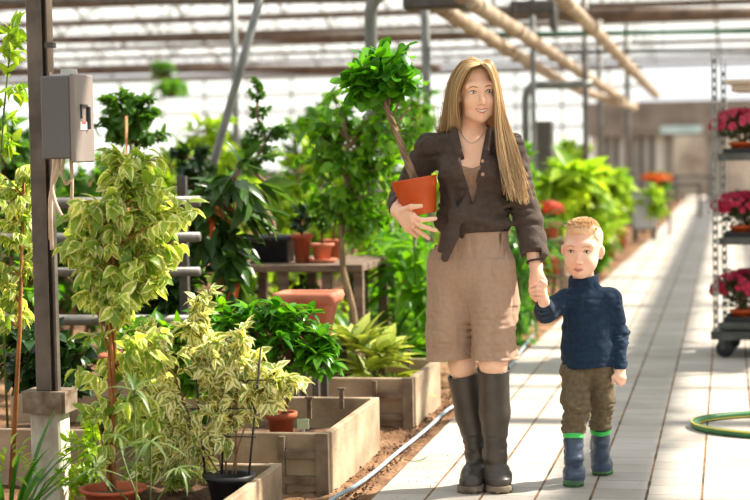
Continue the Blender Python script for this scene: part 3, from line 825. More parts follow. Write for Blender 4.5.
# far tables by the door
for lab, px, Y, w in (('dark table far down the aisle left of the path', 672, 34, .9), ('dark table far down the aisle close to the doorway', 688, 42, .9)):
    x = at(px, 150, Y)[0] + .1; zt_ = .62
    t = thing('work_table', lab, 'table', (x, Y, 0))
    mb = MB(); mb.box((x, Y, zt_), (w, .6, .06)); mb.build('table_top', M['steel_dark'], t)
    for sx in (-1, 1):
        for sy in (-1, 1): mb = MB(); mb.box((x + sx * (w / 2 - .05), Y + sy * .25, zt_ / 2 - .015), (.05, .05, zt_ - .03)); mb.build('leg', M['steel_dark'], t)
# ------------------------------------------------------------------ leaf materials
G = {}
G['varieg'] = leaf_mat('leaf_variegated', s2l(116, 150, 52), s2l(178, 196, 88), .5, .4, .13, s2l(236, 234, 176))
G['cream'] = leaf_mat('leaf_cream', s2l(116, 140, 62), s2l(166, 178, 92), .45, .45, .25, s2l(244, 238, 202))
G['dark'] = leaf_mat('leaf_dark', s2l(26, 52, 22), s2l(50, 82, 34), .25, .3)
G['darkred'] = leaf_mat('leaf_dark_red', s2l(38, 68, 28), s2l(78, 112, 50), .35, .35, young=s2l(196, 96, 50))
G['mid'] = leaf_mat('leaf_mid', s2l(48, 90, 26), s2l(92, 138, 44), .4, .38)
G['bright'] = leaf_mat('leaf_bright', s2l(64, 120, 22), s2l(122, 172, 36), .5, .38)
G['lime'] = leaf_mat('leaf_lime', s2l(116, 158, 36), s2l(176, 200, 62), .5, .42)
G['glossy'] = leaf_mat('leaf_glossy', s2l(52, 112, 26), s2l(106, 170, 44), .4, .25)
G['hosta'] = leaf_mat('leaf_hosta', s2l(176, 192, 84), s2l(222, 222, 136), .45, .45, .08, s2l(92, 124, 44))
G['strap'] = leaf_mat('leaf_strap', s2l(44, 96, 30), s2l(92, 146, 52), .35, .3)
G['grey'] = leaf_mat('leaf_grey_green', s2l(88, 112, 66), s2l(140, 158, 104), .35, .4)
G['azalea'] = leaf_mat('leaf_azalea', s2l(40, 58, 30), s2l(74, 88, 46), .25, .4)
def petal(name, a, b): return leaf_mat(name, s2l(*a), s2l(*b), .4, .6, vein=False, tcol=(1.2, .9, .9))
G['pink'] = petal('petal_crimson', (150, 14, 48), (214, 50, 92)); G['rose'] = petal('petal_rose', (176, 36, 66), (222, 90, 122)); G['rust'] = petal('petal_rust', (130, 34, 30), (176, 62, 50)); G['orange'] = petal('petal_orange', (214, 92, 30), (236, 130, 50)); G['red'] = petal('petal_red', (190, 58, 34), (214, 86, 50))


def cr(cx, cy, rx, ry, Y, dep=1.0):
    c = at(cx, cy, Y); k = Y / FPX
    return c, vec(rx * k, max(rx, ry) * k * dep * .8, ry * k)


def put_pot(t, x, y, z, r, h, m, taper=.75, soil=True):
    pot_mb((x, y, z), r, r * taper, h, min(.03, h * .2)).build('pot', m, t, True)
    soil_mb((x, y, z + h - .03), r - .012).build('soil', M['soil'], t, True)


def plant(seed, label, cat, px, Y, z0, crowns, nb, lpb, ln, wd, leaf, name='potted_plant', shape='ovate', hang=.25, curve=.6, r0=.012, pot=None, trunk=None, bark='bark', group=None, start=.3, spread=.6, fold=.15, **kw):
    g = np.random.default_rng(seed)
    x = at(px, 250, Y)[0]
    cs = [cr(*c, Y) if len(c) == 4 else cr(*c[:4], Y + c[4]) for c in crowns]
    t = thing(name, label, cat, (x, Y, z0), group)
    zb = z0 + (pot[1] - .03 if pot else 0)
    if trunk is None:
        top = max(cs, key=lambda q: q[0][2])[0]
        trunk = [(x, Y, zb), (x * .6 + top[0] * .4 + .02, Y, zb * .5 + top[2] * .5), tuple(top)]
    else: trunk = [(x, Y, zb)] + [tuple(at(a, b, Y)) for a, b in trunk]
    w, lv = MB(), Leaves()
    tree(g, w, lv, trunk, r0, cs, nb, lpb, ln, wd, shape, hang, curve, spread, start, fold, **kw)
    w.build('stem', M[bark], t, True); lv.build('foliage', G[leaf], t)
    if pot: put_pot(t, x, Y, z0, pot[0], pot[1], M[pot[2]])
    return t


# ------------------------------------------------------------------ near left: variegated figs
g = np.random.default_rng(11)
Y = 6.08
x = at(113, 487, Y)[0]; zr = at(113, 487, Y)[2]
t = thing('variegated_fig', 'tall variegated weeping fig with braided trunk in terracotta pot', 'potted tree', (x, Y, .06))
put_pot(t, x, Y, .06, .112, zr - .06, M['terracotta'])
wood, lv = MB(), Leaves()
zz = lambda px, py, dy=0: at(px, py, Y + dy)
trs = []
for ph in (0, 2.1, 4.2):
    P = [zz(112 + 3 * math.sin(q * 9 + ph), 490 - q * 235, .012 * math.cos(q * 9 + ph)) for q in np.linspace(0, 1, 14)]
    trs.append(P); wood.tube(P, np.linspace(.0085, .005, 14), 8)
main = [zz(112, 488), zz(113, 400), zz(112, 320), zz(113, 260), zz(118, 200), zz(124, 160)]
crs = [cr(*c, Y) for c in ((130, 225, 56, 56), (122, 170, 34, 26), (173, 228, 29, 52), (88, 262, 26, 46), (120, 285, 46, 36), (88, 200, 28, 44), (150, 265, 28, 40), (74, 235, 18, 40), (146, 172, 26, 24))]
tree(g, wood, lv, main, .006, crs, 116, 14, .072, .040, 'ovate', .6, .8, .6, .45, br=.55)
crs2 = [cr(*c, Y) for c in ((92, 355, 28, 36), (150, 350, 30, 30), (104, 430, 26, 40), (150, 410, 30, 40))]
tree(g, None, lv, main, .006, crs2, 34, 11, .064, .032, 'ovate', .6, .9, .45, .1)
for a, b, c in (((108, 350), (98, 315), (86, 270)), ((115, 330), (124, 290), (140, 250)), ((110, 480), (104, 440), (92, 400))):
    wood.tube(bez(zz(*a), zz(*b), zz(*c), 6), np.linspace(.005, .0025, 6), 6)
wood.build('trunk', M['bark_orange'], t, True); lv.build('foliage', G['varieg'], t)

plant(12, 'variegated fig with pale edged leaves left of the steel post', 'tree', 4, 6.75, -.01, [(8, 195, 32, 40), (16, 250, 24, 46), (4, 300, 26, 40), (24, 170, 14, 22)], 46, 13, .06, .028, 'varieg', 'variegated_fig', hang=.7, curve=.9, bark='bark_orange', spread=.45)

# white-edged shrub with a black trellis in a black pot
g = np.random.default_rng(13)
Y = 6.22; x = at(229, 480, Y)[0]; zr = at(229, 474, Y)[2]
t = thing('variegated_shrub', 'cream and green variegated shrub on a black trellis in black pot', 'potted shrub', (x, Y, .06))
put_pot(t, x, Y, .06, .086, zr - .06, M['black_plastic'])
wood, lv = MB(), Leaves()
for (a, b, c), cc in zip((((222, 474), (212, 420), (200, 330)), ((232, 474), (240, 430), (262, 390)), ((227, 474), (220, 420), (226, 350)), ((219, 474), (190, 430), (170, 360)), ((236, 474), (236, 420), (238, 350))),
                         ([(200, 345, 34, 40), (206, 302, 18, 24)], [(268, 388, 30, 26), (290, 378, 22, 16)], [(226, 362, 34, 34), (236, 400, 30, 36)], [(168, 372, 36, 44), (160, 425, 34, 44), (146, 345, 26, 34), (196, 450, 28, 34), (150, 460, 24, 30)], [(242, 345, 22, 26), (212, 420, 28, 36)])):
    P = bez(zz(*a), zz(*b), zz(*c), 8)
    tree(g, wood, lv, P, .004, [cr(*q, Y) for q in cc], 13 + 9 * len(cc) + 6, 11, .058, .027, 'ovate', .3, .8, .75, .2, br=.5)
wood.build('stem', M['bark'], t, True); lv.build('foliage', G['cream'], t)
mb = MB()
for a, b in (((194, 357), (205, 474)), ((225, 344), (222, 474)), ((261, 347), (249, 474))): mb.tube([zz(*a, -.02), zz(*b, -.005)], .0042, 6)
for a, b in (((188, 381), (266, 380)), ((196, 436), (256, 437)), ((190, 409), (262, 408))): mb.tube([zz(*a, -.02), zz(*b, -.02)], .0028, 6)
mb.build('trellis', M['black_plastic'], t, True)

# small fresh sprig shoots above the shrub
# umbrella papyrus
g = np.random.default_rng(14)
Y = 5.78; b0 = at(140, 520, Y); t = thing('umbrella_papyrus', 'umbrella papyrus with spokes of narrow leaves before the fig pot', 'plant', (b0[0], Y, .05))
lv = Leaves(); wood = MB()
for (px, py, dy), Ln, n, e0, e1 in (((151, 442, 0), .15, 18, -40, 25), ((134, 390, .12), .13, 16, -20, 60), ((178, 468, .1), .11, 14, -30, 30), ((118, 436, .16), .11, 12, -10, 60), ((96, 470, .0), .12, 12, -20, 60)):
    h = at(px, py, Y + dy); wood.tube(bez(vec(b0[0] + g.normal() * .03, Y + .05, .05), vec((b0[0] + h[0]) / 2, Y + .05, h[2] * .6), h, 6), .003, 5)
    rosette(g, lv, h, n, Ln, .012, e0, e1, .9, 'strap', .1, .003)
wood.build('stem', M['stem_green'], t, True); lv.build('foliage', G['grey'], t)
# strap-leaved clump bottom left
g = np.random.default_rng(15)
Y = 6.0; b0 = at(6, 505, Y); t = thing('strap_leaf_plant', 'clump of long green strap leaves at the foot of the footing', 'plant', (b0[0], Y, 0))
lv = Leaves(); rosette(g, lv, vec(b0[0], Y, .0), 46, .42, .018, 45, 88, .9, 'strap', .2, .07); lv.build('foliage', G['strap'], t)
lv = Leaves(); rosette(g, lv, vec(b0[0] + .03, Y - .05, .18), 50, .07, .016, 0, 70, .8, 'lance', .2, .06, .12); lv.build('young_shoots', G['lime'], t)

plant(18, 'low variegated fig seedlings spreading between the terracotta and black pots', 'plant', 168, 6.32, .05, [(160, 445, 30, 34), (186, 468, 26, 24), (150, 400, 24, 30), (140, 480, 22, 16)], 40, 12, .058, .028, 'varieg', 'fig_seedlings', hang=.3, r0=.005, bark='bark', spread=.6)
plant(19, 'low yellow green weedy plant around the foot of the concrete footing', 'plant', 84, 6.33, .0, [(82, 450, 22, 30), (78, 480, 26, 16), (92, 420, 14, 20)], 34, 10, .05, .02, 'lime', 'weedy_plant', shape='lance', hang=.0, r0=.004, bark='stem_green', spread=.7)
plant(20, 'dark leafy plant in shade behind the black pot and trellis', 'plant', 190, 6.66, .0, [(190, 425, 36, 26), (150, 425, 34, 24), (225, 440, 20, 20), (110, 420, 30, 24)], 44, 9, .08, .04, 'dark', 'ground_shrub', hang=.1, r0=.006, bark='stem_green')
# ------------------------------------------------------------------ in the beds
# glossy umbrella tree in the square bed
g = np.random.default_rng(16)
Y = 7.22; x = at(281, 420, Y)[0]; zr = at(281, 412, Y)[2]
t = thing('umbrella_tree', 'glossy bright green umbrella tree in small terracotta pot inside square bed', 'potted tree', (x, Y, .10))
put_pot(t, x, Y, .10, .058, zr - .10, M['terracotta'])
wood, lv = MB(), Leaves()
wood.tube([at(283, 416, Y), at(290, 390, Y), at(291, 360, Y), at(290, 330, Y)], [.008, .007, .006, .004], 8)
wood.tube([at(279, 416, Y), at(272, 390, Y), at(262, 350, Y), at(240, 325, Y)], [.005, .005, .004, .003], 6)
for k in range(104):
    c, rr = [cr(*q, Y) for q in ((292, 346, 42, 40), (240, 326, 38, 24), (278, 326, 40, 26), (316, 354, 22, 26))][k % 4]
    u = rsph(g); p = c + rr * u * g.random() ** .4
    st = at(290, g.uniform(330, 390), Y); wood.tube(bez(st, (st + p) / 2 + vec(0, 0, .04), p, 5), .0022, 5)
    rosette(g, lv, p, 8, .088, .044, -35, 70, .7, 'ovate', .15, .004)
wood.build('stem', M['bark'], t, True); lv.build('foliage', G['glossy'], t)
p = at(303, 425, 7.1)
t = thing('plant_label', 'small pale green plant label standing in the square bed', 'label', (p[0], 7.1, .09))
mb = MB(); mb.box((p[0], 7.1, p[2] + .004), (.05, .004, .042)); mb.build('plate', mat('label_green', s2l(196, 206, 170), s2l(176, 190, 150)), t)
mb = MB(); mb.box((p[0], 7.104, (p[2] + .09) / 2 - .01), (.01, .004, p[2] - .09)); mb.build('stake', M['white_metal'], t)
# hosta
g = np.random.default_rng(17)
Y = 8.85; x = at(372, 380, Y)[0]; t = thing('hosta', 'yellow green hosta with broad pointed leaves in the farther bed', 'plant', (x, Y, .11))
lv = Leaves()
for k in range(5):
    rosette(g, lv, vec(x + g.normal() * .05, Y + g.normal() * .04, .12 + .05 * k), 24, .23, .11, 2 + k * 12, 45 + k * 10, 1.0, 'ovate', .15, .04)
lv.build('foliage', G['hosta'], t)
w = MB()
for k in range(5):
    a = g.random() * 6.28; w.tube(bez(vec(x, Y, .1), vec(x + .03 * math.cos(a), Y, .2), vec(x + .08 * math.cos(a), Y + .05 * math.sin(a), .3), 5), .007, 6)
w.build('stem', M['stem_green'], t, True)
Y = 8.95; x = at(334, 365, Y)[0]; zt2 = at(334, 347, Y)[2]
t = thing('crate', 'black plastic crate standing behind the hosta leaves', 'crate', (x, Y, .1))
mb = MB(); wd_ = .16
mb.box((x, Y, .11), (wd_, .2, .02)); 
for c, s in (((x, Y - .095, (zt2 + .1) / 2), (wd_, .012, zt2 - .1)), ((x, Y + .095, (zt2 + .1) / 2), (wd_, .012, zt2 - .1)), ((x - wd_ / 2, Y, (zt2 + .1) / 2), (.012, .2, zt2 - .1)), ((x + wd_ / 2, Y, (zt2 + .1) / 2), (.012, .2, zt2 - .1))): mb.box(c, s)
mb.build('walls', M['black_plastic'], t)
mb = MB()
for sy in (-1, 1): mb.box((x, Y + sy * .095, zt2), (wd_ + .02, .022, .016))
for sx in (-1, 1): mb.box((x + sx * wd_ / 2, Y, zt2), (.022, .2, .016))
mb.build('rim', M['black_plastic'], t)
# terracotta trough on a crate between the beds
Y = 8.0; a, b = at(273, 296, Y), at(340, 296, Y); zt3 = at(306, 293, Y)[2]; zb3 = zt3 - .25; xc = (a[0] + b[0]) / 2 - .01; w2 = (b[0] - a[0]) / 2 - .012
t = thing('wooden_stand', 'dark wooden stand under the large terracotta trough', 'stand', (xc, Y, 0))
mb = MB(); mb.box((xc, Y + .08, zb3 - .015), (.15, .24, .03)); mb.build('top', M['steel_dark'], t)
for sx in (-1, 1):
    for sy in (-1, 1): mb = MB(); mb.box((xc + sx * .05, Y + .08 + sy * .09, (zb3 - .03) / 2), (.03, .03, zb3 - .03)); mb.build('leg', M['steel_dark'], t)
t = thing('terracotta_trough', 'large empty terracotta trough with thick pale rim above the umbrella tree', 'planter', (xc, Y, zb3))
def trough(m, c, L_, W_, H_, tap, rim):
    def ring(l, w, z, r=.03):
        v = []
        for sx, sy, a0 in ((1, 1, 0), (-1, 1, 90), (-1, -1, 180), (1, -1, 270)):
            for q in range(5):
                an = R(a0 + q * 22.5); v.append((sx * (l - r) + r * math.cos(an), sy * (w - r) + r * math.sin(an), z))
        return v
    rows = [ring(L_ * tap * .2, W_ * tap * .2, .0, .01), ring(L_ * tap, W_ * tap, 0), ring(L_ * .86, W_ * .84, H_ - rim), ring(L_ * .985, W_ * .97, H_ - rim * .96), ring(L_ + .006, W_ + .006, H_ - rim * .4), ring(L_, W_, H_), ring(L_ - .03, W_ - .03, H_), ring(L_ - .04, W_ - .04, H_ - .05), ring((L_ - .04) * .3, (W_ - .04) * .3, H_ - .06, .01)]
    V = np.array(rows).reshape(-1, 3) + np.asarray(c); n = 20
    m.add(V, [(k * n + i, k * n + (i + 1) % n, (k + 1) * n + (i + 1) % n, (k + 1) * n + i) for k in range(len(rows) - 1) for i in range(n)])
mb = MB(); trough(mb, (xc, Y + .08, zb3), w2, .12, .25, .58, .055); mb.build('body', M['terracotta_pale'], t, True)
soilt = MB(); soilt.box((xc, Y + .08, zb3 + .20), (w2 * 1.7, .17, .02)); soilt.build('soil', M['soil'], t)

# ------------------------------------------------------------------ on the bench
Y = 9.62; x = at(270, 250, Y)[0]; ztop = at(270, 236, Y)[2]; w2 = (at(291, 250, Y)[0] - at(247, 250, Y)[0]) / 2
t = thing('bonsai_tree', 'pruned bonsai with twisted trunk and round leaf pads in black tray', 'bonsai', (x, Y, bz))
mb = MB(); trough(mb, (x, Y + .05, bz + .001), w2, .11, ztop - bz, .85, .03); mb.build('tray', M['black_plastic'], t, True)
mb = MB(); mb.box((x, Y + .05, ztop - .022), (w2 * 1.75, .16, .02)); mb.build('soil', M['soil'], t)
g = np.random.default_rng(21)
tk = smooth_path(np.array([at(a, b, Y + .04) for a, b in ((274, 238), (272, 222), (266, 212), (258, 205), (262, 194), (268, 186), (258, 176), (251, 168), (258, 155), (266, 140), (258, 120), (257, 95))]), 4)
wood, lv = MB(), Leaves(); wood.tube(tk, np.linspace(.018, .007, len(tk)), 8)
pads = [cr(*q, Y + .04) for q in ((257, 88, 15, 10), (263, 110, 17, 9), (252, 133, 15, 10), (272, 150, 15, 10), (252, 166, 14, 8), (286, 128, 10, 9))]
tree(g, wood, lv, tk[::4], .006, pads, 60, 22, .032, .02, 'ovate', .1, .5, .6, .35)
wood.build('trunk', M['bark_grey'], t, True); lv.build('foliage', G['mid'], t)
def small_pot(seed, label, px, Y, z, r, h, crown, leaf, m, ln=.04, wd=.022, nb=22, saucer=None, cat='potted plant', shape='ovate', name='potted_plant', lpb=10):
    x = at(px, 250, Y)[0]
    g = np.random.default_rng(seed); t = thing(name, label, cat, (x, Y, z))
    z1 = z
    if saucer:
        mb = MB(); mb.lathe([(.001, 0), (saucer * .8, 0), (saucer, .022), (saucer - .008, .022), (saucer * .75, .008), (.001, .008)], (x, Y, z), 24); mb.build('saucer', M['terracotta_pale'], t, True); z1 = z + .009
    put_pot(t, x, Y, z1, r, h, M[m])
    wood, lv = MB(), Leaves(); c = [cr(*q, Y) for q in crown]
    tree(g, wood, lv, [(x, Y, z1 + h - .02), tuple((c[0][0] + vec(x, Y, z1 + h)) / 2), tuple(c[0][0])], .008, c, nb, lpb, ln, wd, shape, .1, .6)
    wood.build('stem', M['bark'], t, True); lv.build('foliage', G[leaf], t)
    return t
bzp = bz + .001
small_pot(22, 'round dark plant in brown terracotta pot on bench beside black tray', 302, 9.6, bzp, .052, at(302, 234, 9.6)[2] - bz, [(302, 216, 17, 17)], 'dark', 'terracotta')
small_pot(23, 'little caudex plant in wide terracotta pot on saucer on bench', 322, 9.6, bzp, .058, at(322, 243, 9.6)[2] - bz - .012, [(322, 214, 15, 16)], 'mid', 'terracotta_pale', saucer=.085)
small_pot(24, 'dull terracotta pot with sparse plant at the rear of the bench', 333, 9.95, bzp, .055, .11, [(336, 212, 15, 14)], 'mid', 'terracotta')
small_pot(25, 'small grey green plant in pot on the lower bench shelf', 322, 9.8, lowz, .055, .10, [(322, 296, 18, 12)], 'grey', 'white_metal')
small_pot(26, 'dark leaved plant in black pot on the lower bench shelf', 298, 9.8, lowz, .055, .10, [(298, 288, 14, 14)], 'dark', 'black_plastic')
small_pot(27, 'terracotta pot with low green plant on lower shelf end', 352, 9.8, lowz, .06, .10, [(352, 292, 14, 12)], 'mid', 'terracotta')

# ------------------------------------------------------------------ middle distance
plant(31, 'dark leaved rubber plant with drooping long leaves and reddish shoots', 'plant', 226, 8.5, 0, [(222, 215, 44, 40), (255, 262, 30, 34), (205, 240, 34, 40), (235, 180, 36, 24), (190, 205, 22, 30), (230, 290, 36, 30)], 44, 8, .19, .062, 'darkred', 'rubber_plant', shape='lance', hang=.55, curve=.5, r0=.016, pot=(.15, .26, 'black_plastic'), spread=.4)
plant(32, 'round headed small fig tree with clipped dark crown beside electrical box', 'potted tree', 128, 9.0, 0, [(128, 112, 36, 24), (142, 128, 30, 18), (110, 125, 18, 20)], 58, 16, .06, .036, 'mid', 'standard_fig', hang=.0, r0=.016, pot=(.16, .28, 'terracotta'), trunk=[(126, 230), (129, 180), (131, 150), (130, 120)], start=.8, bark='bark_grey')
x = at(125, 130, 8.86)[0]
mb = MB(); mb.tube([(x + .01, 8.86, .2), (x, 8.86, .9), at(126, 116, 8.86)], .007, 6); tag(mb.build('bamboo_stake', M['bamboo'], loc=(x, 8.86, 0), smooth=True), 'orange bamboo stake standing in front of the round fig crown', 'stake')
plant(33, 'slender young tree with thin curved trunk and loose green crown', 'tree', 360, 9.32, -.01, [(330, 120, 30, 34), (350, 165, 44, 40), (325, 195, 30, 28), (385, 190, 36, 36), (392, 125, 30, 36), (425, 110, 16, 36), (305, 150, 18, 26), (372, 225, 26, 22)], 100, 11, .085, .045, 'bright', 'young_tree', hang=.35, r0=.022, trunk=[(353, 310), (343, 270), (341, 230), (346, 190), (348, 140)], start=.55, bark='bark_grey', curve=.8)
def clump(seed, label, px, Y, z0, n, ln, wd, leaf, e0=30, e1=85, curve=1.1, pot=None, shape='strap', rise=0, tiers=1, name='strap_leaf_plant', cat='plant', rad=.05):
    g = np.random.default_rng(seed); x = at(px, 250, Y)[0]; t = thing(name, label, cat, (x, Y, z0)); lv = Leaves(); z = z0
    if pot: put_pot(t, x, Y, z0, pot[0], pot[1], M[pot[2]]); z = z0 + pot[1] - .03
    for k in range(tiers): rosette(g, lv, vec(x + g.normal() * .04 * (tiers > 1), Y + g.normal() * .04 * (tiers > 1), z + k * rise), n, ln, wd, e0, e1, curve, shape, .2, rad)
    if tiers > 1: w = MB(); w.tube([(x, Y, z), (x, Y, z + rise * tiers)], .012, 6); w.build('stem', M['stem_green'], t, True)
    lv.build('foliage', G[leaf], t); return t
clump(41, 'spiky green strap leaf plant behind the hosta', 386, 9.75, 0, 34, .38, .036, 'strap', 10, 80, 1.0, (.12, .16, 'black_plastic'), tiers=2, rise=.06)
clump(42, 'tall glossy dracaena with broad arching leaves left of the shorts', 415, 10.1, 0, 17, .36, .075, 'bright', 0, 75, 1.1, (.13, .2, 'black_plastic'), 'lance', .12, 6, 'dracaena')
clump(43, 'second dracaena with tufted leaves under the carrying hand', 392, 10.7, 0, 16, .34, .07, 'bright', 0, 75, 1.1, (.13, .2, 'terracotta'), 'lance', .13, 6, 'dracaena')
clump(44, 'low dark strap leaf plant beside the slender trunk', 352, 10.9, 0, 30, .32, .03, 'strap', 10, 80, 1.0, (.12, .2, 'terracotta'))
clump(45, 'leafy grass like plant right of the shorts near the cuff', 519, 12.3, 0, 15, .44, .05, 'strap', 5, 80, 1.2, None, 'lance', .12, 7, 'dracaena')
plant(46, 'pale leaved shrub at knee height right of the shorts', 'shrub', 508, 12.9, 0, [(524, 290, 14, 40), (516, 250, 18, 40), (508, 300, 18, 40)], 46, 9, .14, .065, 'bright', 'shrub', hang=.2)
# low dark green growth by the footing
plant(47, 'low dark glossy shrub behind the footing of the post', 'shrub', 40, 7.25, -.01, [(20, 365, 40, 26), (80, 372, 40, 28), (40, 340, 50, 20)], 54, 10, .085, .05, 'dark', 'shrub', hang=.15)
plant(48, 'bright green low shrub growing between fig trunk and trellis', 'shrub', 160, 7.5, -.01, [(150, 330, 40, 30), (205, 318, 34, 20), (110, 345, 30, 34), (190, 360, 44, 30)], 60, 10, .075, .042, 'bright', 'shrub', hang=.1)
plant(51, 'dim dark leaved shrub behind the right end of the pipe rack', 'shrub', 160, 8.35, -.01, [(150, 275, 34, 40), (188, 290, 28, 40), (125, 300, 30, 34), (180, 240, 22, 30)], 56, 10, .095, .05, 'dark', 'shrub', hang=.2)
plant(49, 'bright leaved shrub behind the pipe rack at far left', 'shrub', 20, 8.6, -.01, [(20, 330, 40, 26), (30, 290, 36, 30)], 40, 10, .085, .045, 'bright', 'shrub', hang=.1)
# climber at the top left corner
plant(50, 'thin climbing plant with small yellow green leaves at the top left corner', 'vine', 3, 7.1, -.01, [(10, 40, 14, 26), (16, 85, 10, 22), (22, 30, 10, 12), (4, 130, 14, 30)], 20, 7, .065, .034, 'lime', 'climbing_vine', r0=.006, trunk=[(-2, 200), (4, 110), (9, 60), (14, 22)], bark='stem_green', start=.2)

# ------------------------------------------------------------------ filling of the hall behind: individual plants, row by row
rows = [
 # seed, label, px, Y, crowns, leaf, leaf length, branches
 (61, 'leafy green plant behind the vine left of the box', 20, 11.0, [(12, 150, 34, 40), (30, 210, 40, 44), (10, 270, 36, 40)], 'mid', .12, 60),
 (62, 'dark shrub low behind the pipe rack and fig', 84, 11.4, [(80, 200, 34, 40), (70, 270, 40, 46), (100, 300, 36, 40)], 'mid', .11, 50),
 (63, 'yellow green bush glimpsed above the weeping fig crown', 178, 12.0, [(170, 155, 30, 20), (176, 190, 36, 34), (170, 240, 36, 44)], 'lime', .11, 56),
 (64, 'dark green clipped bush left of the slanted brace', 190, 10.6, [(190, 160, 24, 18), (206, 182, 22, 18)], 'dark', .08, 40),
 (65, 'bright yellow leaved bush beneath the slanted brace', 222, 14.0, [(196, 135, 20, 16), (224, 140, 20, 26), (232, 180, 30, 30), (228, 240, 36, 40)], 'lime', .13, 60),
 (66, 'bright green bush behind the bonsai trunk', 285, 12.2, [(280, 205, 40, 36), (300, 160, 28, 30), (262, 235, 30, 30), (280, 270, 40, 30)], 'lime', .11, 74),
 (67, 'dense green bush behind the bonsai leaf pads', 296, 15.0, [(290, 130, 26, 24), (314, 120, 20, 30), (290, 190, 40, 40), (300, 250, 44, 40)], 'bright', .13, 70),
 (68, 'broad green bush behind the slender young tree', 340, 12.6, [(330, 215, 34, 30), (360, 185, 36, 44), (350, 260, 40, 34), (385, 240, 34, 34)], 'lime', .11, 78),
 (69, 'sunlit bush between bent pipe and round post', 398, 13.2, [(404, 160, 30, 40), (420, 110, 20, 30), (400, 230, 34, 44)], 'bright', .11, 66),
 (70, 'dark bush low behind the spiky plants', 404, 14.8, [(400, 250, 44, 44), (370, 290, 44, 30), (430, 290, 34, 34), (380, 130, 30, 40)], 'mid', .13, 70),
 (71, 'dim green shrub under the terracotta trough level', 256, 10.9, [(250, 300, 40, 26), (228, 320, 34, 26)], 'dark', .1, 36),
 (72, 'far bush at the left edge under the white glazing', 40, 17.0, [(30, 165, 50, 26), (60, 220, 60, 50)], 'mid', .17, 60),
 (73, 'far bush under white glazing behind the round fig', 120, 17.5, [(110, 175, 40, 26), (150, 180, 36, 26), (130, 230, 60, 44)], 'bright', .17, 70),
 (74, 'far dark bush behind the leaning brace foot', 230, 19.0, [(240, 160, 36, 30), (200, 200, 40, 40), (260, 210, 44, 46)], 'mid', .19, 60),
 (75, 'far dim bush glimpsed above the young tree', 330, 19.5, [(310, 150, 40, 36), (350, 150, 40, 46), (330, 220, 50, 50)], 'mid', .19, 66),
 (77, 'shaded broad bush between the pipe rack and the white glazing', 60, 9.6, [(60, 240, 44, 44), (30, 290, 44, 40), (90, 180, 24, 26), (100, 270, 30, 40)], 'mid', .10, 64),
 (78, 'bright low bush seen between fig and dark rubber plant', 186, 9.7, [(184, 270, 24, 40), (196, 300, 30, 30), (176, 230, 20, 24)], 'bright', .09, 50),
 (79, 'sunlit bush low behind the bench legs', 300, 11.6, [(300, 310, 44, 26), (345, 320, 34, 24), (262, 290, 30, 26)], 'lime', .10, 50),
 (80, 'dark bush at the far left edge behind the vine', 8, 9.8, [(4, 150, 26, 40), (10, 210, 30, 40)], 'mid', .11, 44),
 (76, 'far pale bush glimpsed behind the round post', 425, 19.0, [(420, 150, 26, 50), (430, 220, 30, 50)], 'lime', .18, 50),
]
for s, lab, px, Y, crs, lf, ln, nb in rows:
    plant(s, lab, 'shrub', px, Y, -.01, crs, nb, 10, ln, ln * .5, lf, 'shrub', hang=.2, r0=.016)
right = [
 (81, 'broad leaved banana plant with bright leaves right of the hair', 'banana_plant', 550, 14.9, [(550, 194, 18, 20), (568, 180, 18, 16), (540, 210, 18, 24)], 'lime', .30, .13, 34, 5),
 (82, 'bright bush behind the boy beside the slim post', 'shrub', 578, 17.6, [(580, 200, 20, 20), (600, 190, 18, 26), (606, 222, 22, 18), (560, 225, 26, 24)], 'lime', .16, .08, 60, 9),
 (83, 'bright yellow green plant near the pale grey cabinet', 'shrub', 606, 21.6, [(606, 185, 22, 20), (618, 210, 14, 22), (598, 235, 22, 14)], 'lime', .2, .1, 56, 9),
 (84, 'dark green bush low behind the red flowers', 'shrub', 545, 17.5, [(540, 225, 28, 28), (520, 200, 18, 50), (530, 270, 30, 20)], 'mid', .16, .08, 60, 9),
 (85, 'young green tree seen between hair and dark cabinet', 'young_tree', 518, 14.0, [(522, 170, 10, 26), (524, 210, 14, 30)], 'bright', .12, .06, 30, 8),
 (86, 'light green bush behind the boy at shoulder level', 'shrub', 580, 18.6, [(572, 222, 18, 14), (592, 250, 22, 18), (610, 240, 14, 16)], 'bright', .15, .075, 50, 8),
 (87, 'far green bush before the pale panels', 'shrub', 612, 26.0, [(610, 180, 22, 14), (590, 190, 22, 18)], 'bright', .2, .1, 44, 8),
 (88, 'far bush right of the dark hanging cabinet', 'shrub', 566, 25.0, [(560, 165, 26, 16), (575, 150, 16, 14), (556, 190, 24, 18)], 'lime', .22, .11, 50, 8),
]
for s, lab, nm, px, Y, crs, lf, ln, wd, nb, lpb in right:
    plant(s, lab, 'plant' if nm == 'banana_plant' else 'shrub', px, Y, -.01, crs, nb, lpb, ln, wd, lf, nm, hang=.1, r0=.018)

